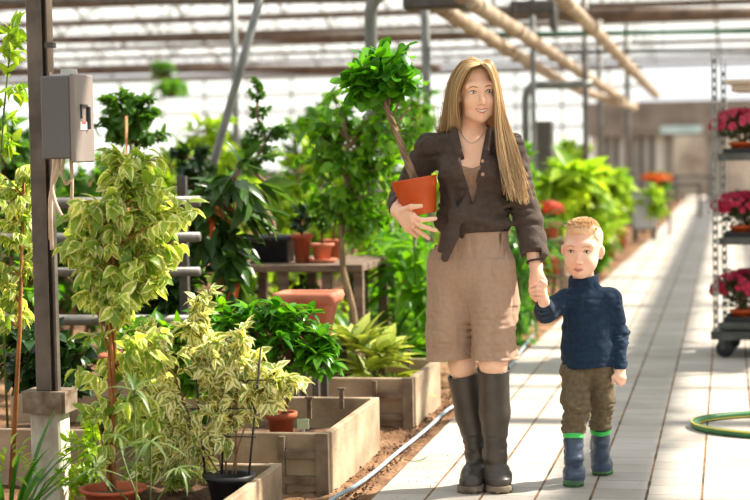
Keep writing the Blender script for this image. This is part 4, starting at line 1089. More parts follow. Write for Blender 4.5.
# flowering pots right of the woman
def blossom(g, lv, c, r, n, flat=.7, up=True, petals=5, only=None):
    u = rsph(g, n)
    if up: u[:, 2] = np.abs(u[:, 2]) * 1.0 - .15
    P = np.asarray(c) + u * np.asarray(r); u = unit(u)
    for k in range(n):
        ref = unit(np.cross(u[k], vec(.3, .2, 1) + g.normal(size=3) * .2)); v2 = np.cross(u[k], ref); a0 = g.random() * 6
        for q in range(petals):
            an = a0 + q * 2 * PI / petals; d = ref * math.cos(an) + v2 * math.sin(an)
            lv.add(P[k], d + u[k] * .45, u[k] - d * .3, flat, flat * .8, 'round', .5, .1)
def flower_pot(seed, label, x, Y, z, pr, ph, cz, rr, leaf, pet, nfl, psz, name='flowering_plant', m='orange_pot', nb=40, group=None, ln=.035):
    g = np.random.default_rng(seed); t = thing(name, label, 'flowering plant', (x, Y, z), group)
    put_pot(t, x, Y, z, pr, ph, M[m]); c = vec(x, Y, z + ph + cz); rr = np.asarray(rr, float)
    wood, lv = MB(), Leaves(); tree(g, wood, lv, [(x, Y, z + ph - .02), (x, Y, z + ph + cz * .5), tuple(c)], .006, [(c, rr)], nb, 10, ln, ln * .5, 'ovate', .0, .5, .7, .1)
    wood.build('stem', M['bark'], t, True); lv.build('foliage', G[leaf], t)
    bl = Leaves(); blossom(g, bl, c, rr * 1.02, nfl, psz); bl.build('blossoms', G[pet], t)
    return t
def stand(label, x, Y, z, w=.26, name='plant_stand'):
    t = thing(name, label, 'stand', (x, Y, 0)); mb = MB(); mb.box((x, Y, z - .015), (w, w, .03), bev=.004); mb.build('top', M['wood_grey'], t)
    for sx in (-1, 1):
        for sy in (-1, 1): mb = MB(); mb.box((x + sx * w * .4, Y + sy * w * .4, (z - .03) / 2), (.03, .03, z - .03)); mb.build('leg', M['wood_grey'], t)
x = at(549, 235, 14.2)[0]; z = at(549, 238, 14.2)[2]
stand('wooden stand carrying the red flowering pot right of the woman', x, 14.2, z)
flower_pot(91, 'red flowering plant in terracotta pot right of the sleeve', x, 14.2, z, .09, .13, .10, (.12, .12, .07), 'mid', 'red', 50, .03, m='terracotta')
x = at(553, 262, 14.8)[0]; z = at(553, 274, 14.8)[2]
stand('low wooden stand between the woman and the boy', x, 14.8, z)
t = thing('terracotta_pot', 'terracotta pot on low stand between the woman and the boy', 'pot', (x, 14.8, z)); put_pot(t, x, 14.8, z, .12, .13, M['terracotta'])
x = at(548, 300, 14.0)[0]
t = thing('terracotta_pot', 'wide terracotta bowl on the earth beyond the joined hands', 'pot', (x, 14.0, 0)); put_pot(t, x, 14.0, 0, .14, .16, M['terracotta_pale'])
for k, (px, Y, lab) in enumerate(((604, 21.5, 'small brown pot on the earth right of the blond head'), (616, 23.5, 'small pot on the earth near the far path edge'), (590, 18.8, 'dark pot on the earth just behind the blond head'))):
    x = at(px, 250, Y)[0]; t = thing('plant_pot', lab, 'pot', (x, Y, 0)); put_pot(t, x, Y, 0, .16, .28, M['terracotta' if k != 2 else 'black_plastic'])
    t2 = None
x = at(656, 190, 27)[0]; z = at(656, 192, 27)[2]
stand('stand with orange flowers far along the path', x, 27, z, .5)
flower_pot(92, 'far orange flowering pot beside the path', x, 27, z, .1, .1, .1, (.22, .2, .08), 'mid', 'orange', 40, .06, m='terracotta', ln=.1)
plant(93, 'far yellow green plant below the orange flowers', 'shrub', 652, 25.5, -.01, [(650, 200, 12, 14), (660, 205, 8, 10)], 24, 8, .14, .07, 'lime', 'shrub', hang=.1)
plant(94, 'far dark plant beside the dark tables down the path', 'shrub', 664, 31, -.01, [(664, 192, 8, 10)], 16, 8, .14, .07, 'mid', 'shrub', hang=.1)
# hanging baskets far left
for s, lab, px, py, rx, ry, Y in ((95, 'hanging basket of green leaves nearer the roof, far left', 163, 69, 12, 5, 24), (96, 'wide hanging basket of trailing leaves just below the first', 172, 88, 24, 7, 24.6)):
    g = np.random.default_rng(s); c, rr = cr(px, py, rx, ry, Y); t = thing('hanging_basket', lab, 'hanging basket', c)
    mb = MB(); mb.lathe([(.001, -.12), (.10, -.11), (.16, 0), (.15, 0), (.001, -.02)], c, 16); mb.build('basket', M['black_plastic'], t, True)
    mb = MB()
    for a in range(3): mb.tube([c + vec(.15 * math.cos(a * 2.1), .15 * math.sin(a * 2.1), 0), vec(c[0], c[1], GZ + .1)], .005, 5)
    mb.build('hanger', M['steel_dark'], t); lv = Leaves(); tree(g, None, lv, [c, c + vec(0, 0, .05)], .005, [(c, rr)], 40, 8, .12, .06, 'ovate', .3, .6); lv.build('foliage', G['bright'], t)

# azaleas on the trolley
k = 0
names = {shz[0]: ('lowest', 'pink', 'rose'), shz[1]: ('middle', 'pink', 'pink'), shz[2]: ('top', 'pink', 'rose')}
for z in shz:
    for lx, ly, wh in ((.14, .16, 'front corner'), (.42, .17, 'second in the front row'), (.16, .37, 'rear row near the post'), (.44, .37, 'rear row farther in')):
        p = TRM @ Vector((lx, ly, z + .009)); k += 1
        fl = flower_pot(100 + k, f'crimson azalea in orange pot on the {names[z][0]} trolley shelf, {wh}', p.x, p.y, p.z, .062, .085, .11 if z > .3 else .13, (.19, .15, .12 if z > .3 else .135), 'azalea', names[z][1 + (k % 2)] if not (z < .3 and wh == 'front corner') else 'pink', 120, .023, 'azalea', group='azaleas on the flower trolley')
# ------------------------------------------------------------------ solid modelling on a grid (smooth unions, then a surface)
_lat = np.random.default_rng(5).random((32, 32, 32)).astype(np.float32) * 2 - 1


def vnoise(x, y, z):
    def ax(a):
        i = np.floor(a).astype(int); f = a - i; return i % 32, (i + 1) % 32, f * f * (3 - 2 * f)
    x, y, z = np.broadcast_arrays(x, y, z)
    i0, i1, fx = ax(x); j0, j1, fy = ax(y); k0, k1, fz = ax(z)
    l = lambda a, b, t: a + (b - a) * t
    return l(l(l(_lat[i0, j0, k0], _lat[i1, j0, k0], fx), l(_lat[i0, j1, k0], _lat[i1, j1, k0], fx), fy),
             l(l(_lat[i0, j0, k1], _lat[i1, j0, k1], fx), l(_lat[i0, j1, k1], _lat[i1, j1, k1], fx), fy), fz)


class Field:
    def __init__(s, lo, hi, h):
        s.h = h; s.lo = np.asarray(lo, float); n = np.ceil((np.asarray(hi) - s.lo) / h).astype(int) + 1
        s.ax = [s.lo[i] + h * np.arange(n[i]) for i in range(3)]; s.d = np.full(tuple(n), .2, np.float32)

    def block(s, lo, hi):
        sl = []
        for i in range(3):
            a = int(np.clip(np.floor((lo[i] - s.lo[i]) / s.h), 0, len(s.ax[i]))); b = int(np.clip(np.ceil((hi[i] - s.lo[i]) / s.h) + 1, 0, len(s.ax[i]))); sl.append(slice(a, max(a, b)))
        return tuple(sl), [s.ax[0][sl[0]][:, None, None], s.ax[1][sl[1]][None, :, None], s.ax[2][sl[2]][None, None, :]]

    def merge(s, sl, d2, k, op):
        d1 = s.d[sl]
        if d1.size == 0: return
        if op == 'u':
            if k > 0:
                hh = np.clip(.5 + .5 * (d1 - d2) / k, 0, 1); s.d[sl] = d1 * (1 - hh) + d2 * hh - k * hh * (1 - hh)
            else: s.d[sl] = np.minimum(d1, d2)
        else:
            e = -d2 if op == 's' else d2
            if k > 0:
                hh = np.clip(.5 - .5 * (d1 - e) / k, 0, 1); s.d[sl] = d1 * (1 - hh) + e * hh + k * hh * (1 - hh)
            else: s.d[sl] = np.maximum(d1, e)

    def cone(s, a, b, ra, rb, k=.02, op='u', flat=None):
        a, b = np.asarray(a, float), np.asarray(b, float); m = max(ra, rb) * (1.0 if flat is None else max(1, 1 / flat[1])) + k + .03
        sl, (x, y, z) = s.block(np.minimum(a, b) - m, np.maximum(a, b) + m)
        ab = b - a; L2 = ab @ ab + 1e-12
        px, py, pz = x - a[0], y - a[1], z - a[2]
        t = np.clip((px * ab[0] + py * ab[1] + pz * ab[2]) / L2, 0, 1)
        qx, qy, qz = px - t * ab[0], py - t * ab[1], pz - t * ab[2]
        if flat is not None:
            v, f = unit(flat[0]), flat[1]; w = (qx * v[0] + qy * v[1] + qz * v[2]) * (f - 1); qx, qy, qz = qx + w * v[0], qy + w * v[1], qz + w * v[2]
        s.merge(sl, np.sqrt(qx * qx + qy * qy + qz * qz) - (ra + (rb - ra) * t), k, op)

    def chain(s, pts, rad, k=.015, op='u', flat=None):
        for i in range(len(pts) - 1): s.cone(pts[i], pts[i + 1], rad[i], rad[i + 1], k, op, flat)

    def ell(s, c, r, Rm=None, k=.02, op='u'):
        c = np.asarray(c, float); r = np.asarray(r, float); m = r.max() + k + .03
        sl, (x, y, z) = s.block(c - m, c + m)
        x, y, z = x - c[0], y - c[1], z - c[2]
        if Rm is not None: x, y, z = [Rm[0, i] * x + Rm[1, i] * y + Rm[2, i] * z for i in range(3)]
        k0 = np.sqrt((x / r[0]) ** 2 + (y / r[1]) ** 2 + (z / r[2]) ** 2); k1 = np.sqrt((x / r[0] ** 2) ** 2 + (y / r[1] ** 2) ** 2 + (z / r[2] ** 2) ** 2) + 1e-9
        s.merge(sl, k0 * (k0 - 1) / k1, k, op)

    def plane(s, p, n, k=.0, lo=None, hi=None, op='i'):
        """keep what lies behind the plane (normal points to the removed side), inside an optional box"""
        n = unit(n); p = np.asarray(p, float)
        sl, (x, y, z) = s.block(s.lo if lo is None else lo, [a[-1] for a in s.ax] if hi is None else hi)
        s.merge(sl, (x - p[0]) * n[0] + (y - p[1]) * n[1] + (z - p[2]) * n[2], k, op)

    def fn(s, f, lo=None, hi=None, k=0, op='i'):
        sl, (x, y, z) = s.block(s.lo if lo is None else lo, [a[-1] for a in s.ax] if hi is None else hi)
        s.merge(sl, f(x, y, z), k, op)

    def noise(s, amp, sc, lo=None, hi=None, ridge=False):
        sl, (x, y, z) = s.block(s.lo if lo is None else lo, [a[-1] for a in s.ax] if hi is None else hi)
        near = np.abs(s.d[sl]) < .03
        X, Y, Z = [np.broadcast_to(a, near.shape)[near] for a in (x, y, z)]
        v = vnoise(X * sc[0] + 7, Y * sc[1] + 3, Z * sc[2] + 5)
        if ridge: v = 1 - 2 * np.abs(v)
        sub = s.d[sl]; sub[near] += amp * v; s.d[sl] = sub

    def sample(s, p):
        q = (np.asarray(p, float) - s.lo) / s.h; i = np.clip(np.floor(q).astype(int), 0, np.array(s.d.shape) - 2); f = q - i; r = 0
        for a in (0, 1):
            for b in (0, 1):
                for c in (0, 1): r += s.d[i[0] + a, i[1] + b, i[2] + c] * (f[0] if a else 1 - f[0]) * (f[1] if b else 1 - f[1]) * (f[2] if c else 1 - f[2])
        return r

    def hit(s, p, d, far=.25):
        p = np.asarray(p, float); d = unit(d); t = 0
        while t < far:
            if s.sample(p + d * t) < 0: break
            t += .001
        return p + d * t

    def surface(s):
        d = s.d; sg = d < 0; n = np.array(d.shape)
        c = np.zeros(tuple(n - 1), np.int8)
        for a in (0, 1):
            for b in (0, 1):
                for e in (0, 1): c += sg[a:n[0] - 1 + a, b:n[1] - 1 + b, e:n[2] - 1 + e]
        act = np.argwhere((c > 0) & (c < 8)); idx = np.full(tuple(n - 1), -1, np.int32); idx[tuple(act.T)] = np.arange(len(act))
        acc = np.zeros((len(act), 3)); cnt = np.zeros(len(act))
        for axn in range(3):
            o = [i for i in range(3) if i != axn]
            for a in (0, 1):
                for b in (0, 1):
                    p0 = act.copy(); p0[:, o[0]] += a; p0[:, o[1]] += b; p1 = p0.copy(); p1[:, axn] += 1
                    v0 = d[tuple(p0.T)]; v1 = d[tuple(p1.T)]; m = (v0 < 0) != (v1 < 0)
                    t = np.where(m, v0 / np.where(m, v0 - v1, 1), 0); q = p0.astype(float); q[:, axn] += t
                    acc[m] += q[m]; cnt[m] += 1
        V = s.lo + s.h * acc / cnt[:, None]
        Fs = []
        for axn in range(3):
            o = [(1, 2), (2, 0), (0, 1)][axn]
            a = [slice(None)] * 3; b = [slice(None)] * 3; a[axn] = slice(0, -1); b[axn] = slice(1, None)
            s0, s1 = sg[tuple(a)], sg[tuple(b)]; e = np.argwhere(s0 != s1)
            e = e[(e[:, o[0]] > 0) & (e[:, o[1]] > 0) & (e[:, o[0]] < n[o[0]] - 1) & (e[:, o[1]] < n[o[1]] - 1)]
            flip = s0[tuple(e.T)]
            q = []
            for u, v in ((-1, -1), (0, -1), (0, 0), (-1, 0)):
                p = e.copy(); p[:, o[0]] += u; p[:, o[1]] += v; q.append(idx[tuple(p.T)])
            q = np.stack(q, 1); q[~flip] = q[~flip][:, ::-1]; Fs.append(q)
        Fq = np.concatenate(Fs); return V, Fq[(Fq >= 0).all(1)]

    def mesh(s, name, m, parent, relax=1, mi=None):
        V, Fq = s.surface()
        for _ in range(relax):
            acc = np.zeros_like(V); cnt = np.zeros(len(V))
            for i in range(4):
                np.add.at(acc, Fq[:, i], V[Fq[:, (i + 1) % 4]] + V[Fq[:, (i + 3) % 4]]); np.add.at(cnt, Fq[:, i], 2)
            V = V * .5 + .5 * acc / np.maximum(cnt, 1)[:, None]
        mx = None if mi is None else mi(V[Fq].mean(1))
        return quads(name, V, Fq, m, parent, None, True, None, mx)
# ------------------------------------------------------------------ people: materials
def skin_mat(name, col, red):
    m, t, out = nt(name); p = N(t, 'ShaderNodeBsdfPrincipled', i_Roughness=.5); L(t, p.outputs[0], out.inputs[0])
    p.inputs['Specular IOR Level'].default_value = .35
    p.inputs['Subsurface Weight'].default_value = .25; p.inputs['Subsurface Radius'].default_value = (1, .35, .2); p.inputs['Subsurface Scale'].default_value = .01
    tc = N(t, 'ShaderNodeTexCoord'); nz = N(t, 'ShaderNodeTexNoise', i_Scale=16.0, i_Detail=3.0); L(t, tc.outputs['Object'], nz.inputs['Vector'])
    r = ramp(t, [(.4, col), (.7, red)], nz.outputs[0]); L(t, r.outputs[0], p.inputs['Base Color']); return m
SK = skin_mat('skin', s2l(240, 196, 166), s2l(234, 182, 152)); SKB = skin_mat('skin_child', s2l(242, 200, 174), s2l(238, 184, 158))
LIP = mat('lips', s2l(204, 116, 104), s2l(190, 100, 92), 30, .4); LIPB = mat('lips_child', s2l(224, 150, 134), None, 30, .5)
TEETH = mat('teeth', s2l(238, 228, 216), s2l(230, 220, 206), 10, .3); SCL = mat('eye_white', s2l(226, 214, 206), s2l(216, 202, 194), 10, .3)
IRIS = mat('iris', s2l(82, 92, 92), s2l(60, 66, 66), 60, .2); LASH = mat('lash', s2l(92, 66, 52), s2l(76, 54, 42), 20, .7); BROW = mat('brow', s2l(156, 116, 80), s2l(136, 98, 66), 60, .8); BROWB = mat('brow_child', s2l(206, 160, 116), s2l(196, 148, 104), 60, .8)

def fabric(name, a, b, sc=60, weave=300, rough=.85, bump=.3, big=(1, 1, 1)):
    m, t, out = nt(name); p = N(t, 'ShaderNodeBsdfPrincipled', i_Roughness=rough); p.inputs['Specular IOR Level'].default_value = .2; p.inputs['Sheen Weight'].default_value = .04; L(t, p.outputs[0], out.inputs[0])
    tc = N(t, 'ShaderNodeTexCoord'); nz = N(t, 'ShaderNodeTexNoise', i_Scale=float(sc), i_Detail=5.0); L(t, tc.outputs['Object'], nz.inputs['Vector'])
    r = ramp(t, [(.35, b), (.65, a)], nz.outputs[0]); L(t, r.outputs[0], p.inputs['Base Color'])
    n2 = N(t, 'ShaderNodeTexNoise', i_Scale=14.0, i_Detail=3.0, i_Distortion=.8); mp = N(t, 'ShaderNodeMapping'); mp.inputs['Scale'].default_value = big; L(t, tc.outputs['Object'], mp.inputs[0]); L(t, mp.outputs[0], n2.inputs['Vector'])
    bm = N(t, 'ShaderNodeBump', i_Strength=bump, i_Distance=.02); L(t, n2.outputs[0], bm.inputs['Height']); L(t, bm.outputs[0], p.inputs['Normal']); return m
SHIRT = fabric('shirt_linen', s2l(80, 67, 59), s2l(72, 60, 53), bump=.5); SHORT = fabric('shorts_linen', s2l(172, 143, 122), s2l(164, 136, 115), bump=.55, big=(1.2, 1.2, .4)); TOP = fabric('vest_top', s2l(160, 128, 106), s2l(146, 116, 96))
RUB = mat('boot_rubber', s2l(72, 64, 56), s2l(56, 50, 44), 8, .42, 0, .08, 30, spec=.5); RUBS = mat('boot_sole', s2l(128, 112, 94), s2l(84, 74, 64), 20, .8)
NAVY = fabric('navy_jersey', s2l(30, 50, 72), s2l(25, 42, 62), 60, big=(1, 1, .7)); OLIVE = fabric('olive_cotton', s2l(112, 98, 76), s2l(94, 82, 62))
BNAVY = mat('boot_navy', s2l(66, 82, 104), s2l(50, 64, 86), 8, .35, 0, .05, 30, spec=.5); BGREEN = mat('boot_green', s2l(70, 200, 96), s2l(56, 180, 80), 10, .4); BSOLE = mat('boot_sole_green', s2l(84, 128, 76), s2l(56, 88, 58), 14, .5)
def hair_mat(name, a, b, c):
    m, t, out = nt(name); g_ = N(t, 'ShaderNodeNewGeometry'); r = ramp(t, [(0, a), (.5, b), (1, c)], g_.outputs['Random Per Island'])
    p = N(t, 'ShaderNodeBsdfPrincipled', i_Roughness=.42); p.inputs['Specular IOR Level'].default_value = .5; L(t, r.outputs[0], p.inputs['Base Color'])
    tr = N(t, 'ShaderNodeBsdfTranslucent'); L(t, r.outputs[0], tr.inputs[0]); mx = N(t, 'ShaderNodeMixShader', i_0=.3); L(t, p.outputs[0], mx.inputs[1]); L(t, tr.outputs[0], mx.inputs[2]); L(t, mx.outputs[0], out.inputs[0]); return m
HAIR = hair_mat('hair_blonde', s2l(172, 138, 98), s2l(212, 178, 130), s2l(240, 214, 168)); HAIRU = mat('hair_under', s2l(190, 154, 108), s2l(160, 124, 82), 40, .6, stretch=(1, 1, .1)); HAIRB = hair_mat('hair_child', s2l(216, 178, 132), s2l(234, 204, 160), s2l(246, 222, 186))
HAIRBU = mat('hair_child_short', s2l(234, 202, 164), s2l(216, 180, 142), 120, .8)


def rotz(a): return np.array(Matrix.Rotation(a, 3, 'Z'))
def rot3(z, x=0, y=0): return np.array(Matrix.Rotation(z, 3, 'Z') @ Matrix.Rotation(x, 3, 'X') @ Matrix.Rotation(y, 3, 'Y'))


class Head:
    def __init__(s, c, Rm, k=1.0): s.c, s.R, s.k = np.asarray(c, float), Rm, k
    def __call__(s, x, y, z): return s.c + s.R @ (vec(x, y, z) * s.k)
    def vecw(s, x, y, z): return s.R @ vec(x, y, z)


def face(F, hd, child=False):
    """skull, jaw, cheeks, brow, sockets, nose, lips and ears into the body's solid"""
    k = hd.k; e = lambda c, r, kk=.02, op='u': F.ell(hd(*c), vec(*r) * k, hd.R, kk * k, op)
    cn = lambda a, b, ra, rb, kk=.01, op='u': F.cone(hd(*a), hd(*b), ra * k, rb * k, kk * k, op)
    e((0, .018, .036), (.073, .092, .080), .0)
    if child:
        e((0, -.020, -.030), (.066, .068, .074), .03); e((0, -.05, -.082), (.030, .028, .022), .035)
        for sx in (-1, 1): e((sx * .033, -.056, -.044), (.024, .023, .024), .02)
    else:
        e((0, -.022, -.028), (.060, .070, .080), .03); e((0, -.060, -.100), (.021, .021, .018), .03)
        for sx in (-1, 1): e((sx * .037, -.060, -.036), (.022, .022, .022), .02); e((sx * .034, -.03, -.078), (.018, .03, .02), .03)
    cn((-.045, -.070, .026), (.045, -.070, .026), .014, .014, .02)
    for sx in (-1, 1): e((sx * .031, -.101, .002), (.017, .018, .011), .012, 's')
    if child: cn((0, -.088, -.006), (0, -.099, -.036), .006, .0095, .010)
    else: cn((0, -.088, .006), (0, -.104, -.036), .007, .0105, .012)
    for sx in (-1, 1): e((sx * .010, -.090, -.040), (.007, .008, .007), .008)
    zl = -.066; w = .020 if child else .026; up = .000 if child else .006
    for sx in (-1, 1):
        cn((0, -.0865, zl + .004), (sx * w, -.074, zl + up), .0055, .003, .008); cn((0, -.084, zl - .007), (sx * w * .8, -.074, zl - .003 + up * .7), .006, .003, .008)
        e((sx * .072, .012, -.010), (.010, .018, .030), .01); e((sx * .080, .004, -.004), (.008, .012, .02), .006)


def face_parts(F, hd, par, child=False, gaze=0.0):
    k = hd.k
    def on(x, z, out=0.0):
        p = F.hit(hd(x, -.16, z), hd.vecw(0, 1, 0)); return p - hd.vecw(0, 1, 0) * out
    def strip(mb, pts, r, out, n=6):
        P = smooth_path(np.array([on(x, z, out) for x, z in pts]), 4); R_ = np.interp(np.linspace(0, 1, len(P)), np.linspace(0, 1, len(r)), r) * k; mb.tube(P, R_, n)
    for sx in (-1, 1):
        ex = sx * .0315; ez = .003
        c = on(ex, ez, -.003 * k); mb = MB()
        wv, hv = (.0135, .0068) if not child else (.0122, .0050)
        th = np.linspace(0, PI, 9); prof = [(max(math.sin(a), .02), -math.cos(a)) for a in th]
        mb.lathe(prof, (0, 0, 0), 16); mb.v = [(v * vec(wv, .0058, hv) * k) @ hd.R.T + c for v in mb.v]
        ey = mb.build('eye', SCL, par, True)
        mb = MB(); mb.lathe(prof, (0, 0, 0), 14); ci = c + hd.vecw(gaze * k, -.0026 * k, -.0005 * k); mb.v = [(v * vec(.0056, .004, .0058 if not child else .0052) * k) @ hd.R.T + ci for v in mb.v]
        mb.build('iris', IRIS, ey, True)
        mb = MB(); strip(mb, [(ex - .0145, ez - .001), (ex - .006, ez + (.0045 if child else .0060)), (ex + .004, ez + (.0048 if child else .0063)), (ex + .0145, ez)], [.0009, .0019, .0019, .0010], .0012); mb.build('upper_lashes', LASH, ey, True)
        mb = MB(); strip(mb, [(ex - .012, ez - .003), (ex, ez - .0065), (ex + .012, ez - .003)], [.0006, .0009, .0006], .0006); mb.build('lower_lashes', mat('lash_soft', s2l(186, 132, 108)) if 'lash_soft' not in bpy.data.materials else bpy.data.materials['lash_soft'], ey, True)
        mb = MB(); strip(mb, [(sx * .014, .021), (sx * .028, .0255), (sx * .040, .024), (sx * .048, .018)], [.0018, .0026, .0022, .001], .0004); mb.build('eyebrow', BROWB if child else BROW, par, True)
        mb = MB(); c = on(sx * .0065, -.0445, -.0004); mb.lathe([(.001, -1), (1, -.2), (1, .2), (.001, 1)], (0, 0, 0), 8); mb.v = [(v * vec(.0026, .0016, .0014) * k) @ hd.R.T + c for v in mb.v]; mb.build('nostril', LASH, par, True)
    zl = -.066
    if child:
        mb = MB(); strip(mb, [(-.019, zl - .001), (-.008, zl + .0035), (0, zl + .002), (.008, zl + .0035), (.019, zl - .001)], [.001, .0034, .0032, .0034, .001], .0); mb.build('upper_lip', LIPB, par, True)
        mb = MB(); strip(mb, [(-.016, zl - .003), (0, zl - .0075), (.016, zl - .003)], [.001, .0042, .001], .0); mb.build('lower_lip', LIPB, par, True)
        mb = MB(); strip(mb, [(-.019, zl - .0015), (0, zl - .002), (.019, zl - .0015)], [.0006, .001, .0006], .0022); mb.build('mouth_line', LASH, par, True)
    else:
        mb = MB(); strip(mb, [(-.021, zl + .003), (-.010, zl - .002), (0, zl - .0032), (.010, zl - .002), (.021, zl + .003)], [.001, .0038, .0044, .0038, .001], .0016); mb.build('teeth', TEETH, par, True)
        mb = MB(); strip(mb, [(-.026, zl + .0055), (-.012, zl + .0035), (0, zl + .0018), (.012, zl + .0035), (.026, zl + .0055)], [.0008, .0026, .0028, .0026, .0008], .0008); mb.build('upper_lip', LIP, par, True)
        mb = MB(); strip(mb, [(-.025, zl + .0045), (-.012, zl - .006), (0, zl - .0092), (.012, zl - .006), (.025, zl + .0045)], [.0008, .0028, .0038, .0028, .0008], .0006); mb.build('lower_lip', LIP, par, True)


def hand(F, pts_palm, fingers, thumb, r=.0085, rp=.016, k=.008):
    """pts_palm: wrist and four knuckles; fingers: lists of joints from the knuckle on"""
    wr = pts_palm[0]
    for q in pts_palm[1:]: F.cone(wr, q, rp * 1.05, rp * .72, .014)
    for i, fg in enumerate(fingers): F.chain(fg, [r * 1.1, r, r * .92, r * .78][:len(fg)] if len(fg) > 2 else [r * 1.05, r * .8], .003)
    F.chain(thumb, [r * 1.6, r * 1.15, r * .85][:len(thumb)], .007)


# ------------------------------------------------------------------ the woman
WY = 6.80
def J(px, py, d=0.0): return at(px, py, WY + d)
wb_ = gr(485, 494)
woman = thing('person', 'woman in brown tied shirt, beige shorts and rubber boots carrying a potted tree', 'person', (wb_[0], WY, 0))
FWD = vec(0, 1, 0)
hip_l, hip_r = J(453, 262, .03), J(491, 262, .01)
kn_l, kn_r = J(462, 364, .07), J(493.5, 364, -.03)
an_l, an_r = J(476, 462, .12), J(495, 464, .05)
toe_l = gr(471, 491.5) + vec(0, -.01, .04); toe_r = gr(499.5, 491.5) + vec(0, -.01, .04)
sh_l, el_l, wr_l = J(431, 148, .04), J(402, 199, .10), J(398, 211, -.13)
sh_r, el_r, wr_r = J(511, 149, .02), J(526, 212, .05), J(536, 266, -.01)
HW = Head(J(476.6, 91.6, -.005), rot3(R(20), R(5), R(-3)), .985)

F = Field(J(386, 50, 0) * vec(1, 0, 0) + vec(0, WY - .34, -.01), J(556, 50, 0) * vec(1, 0, 1) + vec(0, WY + .30, .02), .003)
face(F, HW)
F.cone(J(474, 108, .03), J(471, 140, .045), .047, .052, .03)
F.cone(J(446, 142, .05), J(500, 143, .04), .045, .045, .04)
F.cone(J(471, 160, .035), J(473, 246, .035), .112, .10, .05, flat=((0, 1, 0), 1.35))
F.ell(J(458, 170, -.035), (.05, .045, .05), None, .03); F.ell(J(487, 170, -.035), (.05, .045, .05), None, .03)
F.cone(J(460, 256, .04), J(484, 256, .03), .085, .085, .05, flat=((0, 1, 0), 1.15))
F.chain([hip_l, kn_l, J(465.5, 396, .095), an_l], [.064, .051, .036, .020], .02); F.chain([hip_r, kn_r, J(494, 394, .0), an_r], [.064, .052, .036, .020], .02)
for a, t_ in ((an_l, toe_l), (an_r, toe_r)): F.cone(a * vec(1, 1, 0) + vec(0, .03, .05), t_, .018, .014, .01); F.cone(a, a * vec(1, 1, 0) + vec(0, .03, .05), .020, .018, .01)
F.chain([sh_l, el_l, wr_l], [.05, .042, .026], .02); F.chain([sh_r, el_r, wr_r], [.05, .040, .025], .02)
# hand cupped in front of the pot
hand(F, [wr_l + vec(0, 0, .0), J(413, 216, -.205), J(413.5, 221, -.205), J(412, 226, -.195), J(408, 229, -.18)],
     [[J(413, 216.5, -.205), J(421, 220, -.218), J(428, 219.5, -.212), J(435.5, 218.5, -.196)],
      [J(413.5, 221.5, -.205), J(421, 226, -.215), J(429, 228.5, -.205), J(436, 230.5, -.185)],
      [J(412, 226, -.195), J(418, 231, -.20), J(424, 235, -.188), J(428.5, 238.5, -.17)],
      [J(408, 229, -.18), J(413, 233, -.178), J(417, 236.5, -.165)]],
     [J(403, 211, -.17), J(411, 207, -.205), J(421, 206, -.21)], .0098, .021)
# hanging hand, fingers closing over the child's
hand(F, [wr_r, J(531.5, 282, -.04), J(534.5, 283.5, -.05), J(538, 284, -.055), J(541, 282, -.05)],
     [[J(531.5, 282, -.045), J(530.5, 290, -.05), J(532.5, 297, -.035)], [J(534.5, 284, -.04), J(534, 293, -.035), J(536, 300, -.02)],
      [J(538, 284, -.03), J(538, 294, -.02), J(539, 300, -.0)], [J(541, 283, -.03), J(542, 291, -.01), J(541, 297, .005)]],
     [J(540, 274, -.03), J(544.5, 281, -.055), J(544, 289, -.075)], .0086, .0165)
body = F.mesh('body', SK, woman)
face_parts(F, HW, woman, False, .0022)
FW = F

# clothes
top = Field(J(430, 128, 0) * vec(1, 0, 0) + vec(0, WY - .16, J(470, 245)[2]), J(520, 128, 0) * vec(1, 0, 1) + vec(0, WY + .2, 0), .004)
top.cone(J(471, 162, .035), J(473, 244, .035), .120, .118, .05, flat=((0, 1, 0), 1.33)); top.ell(J(458, 171, -.037), (.053, .048, .054), None, .03); top.ell(J(487, 171, -.037), (.053, .048, .054), None, .03)
tz = J(473, 168)[2]; tx = J(474, 168)[0]
top.fn(lambda x, y, z: z - (tz + .9 * np.minimum(np.abs(x - tx), .07) ** 1.3) + y * 0, k=.004)
top.mesh('vest_top', TOP, woman)

S_ = Field(J(386, 120, 0) * vec(1, 0, 0) + vec(0, WY - .26, J(470, 270)[2]), J(556, 116, 0) * vec(1, 0, 1) + vec(0, WY + .26, 0), .0034)
S_.cone(J(470.5, 160, .035), J(474, 222, .035), .132, .138, .04, flat=((0, 1, 0), 1.22))
S_.ell(J(456, 172, -.04), (.058, .055, .06), None, .04); S_.ell(J(489, 172, -.04), (.058, .055, .06), None, .04)
S_.cone(J(444, 143.5, .05), J(502, 145, .04), .058, .058, .04)
S_.cone(J(470, 131, .055), J(471, 146, .05), .064, .078, .03)
S_.ell(J(474, 222, .03), (.15, .12, .055), None, .03)
S_.chain([sh_l, el_l, el_l * .38 + wr_l * .62], [.064, .062, .05], .025)
S_.chain([sh_r, el_r, J(533.5, 250, .008)], [.064, .058, .053], .025)
S_.cone(J(532.6, 246, .01), J(534, 251, .006), .056, .056, .004)
cd = unit(J(534, 254, 0) - J(527, 216, .05)); S_.plane(J(533.8, 253, .005), cd, .002, J(518, 272, -.2), J(548, 238, .25))
cl = unit(wr_l - el_l); S_.plane(el_l * .36 + wr_l * .64, cl, .002, J(386, 228, -.3), J(409, 186, -.0))
# creases: fine slanted folds
S_.noise(.007, (9, 9, 15)); S_.noise(.008, (13, 13, 30), None, None, True); S_.noise(.005, (30, 30, 22), J(436, 245, -.3), J(516, 190, .3), True)
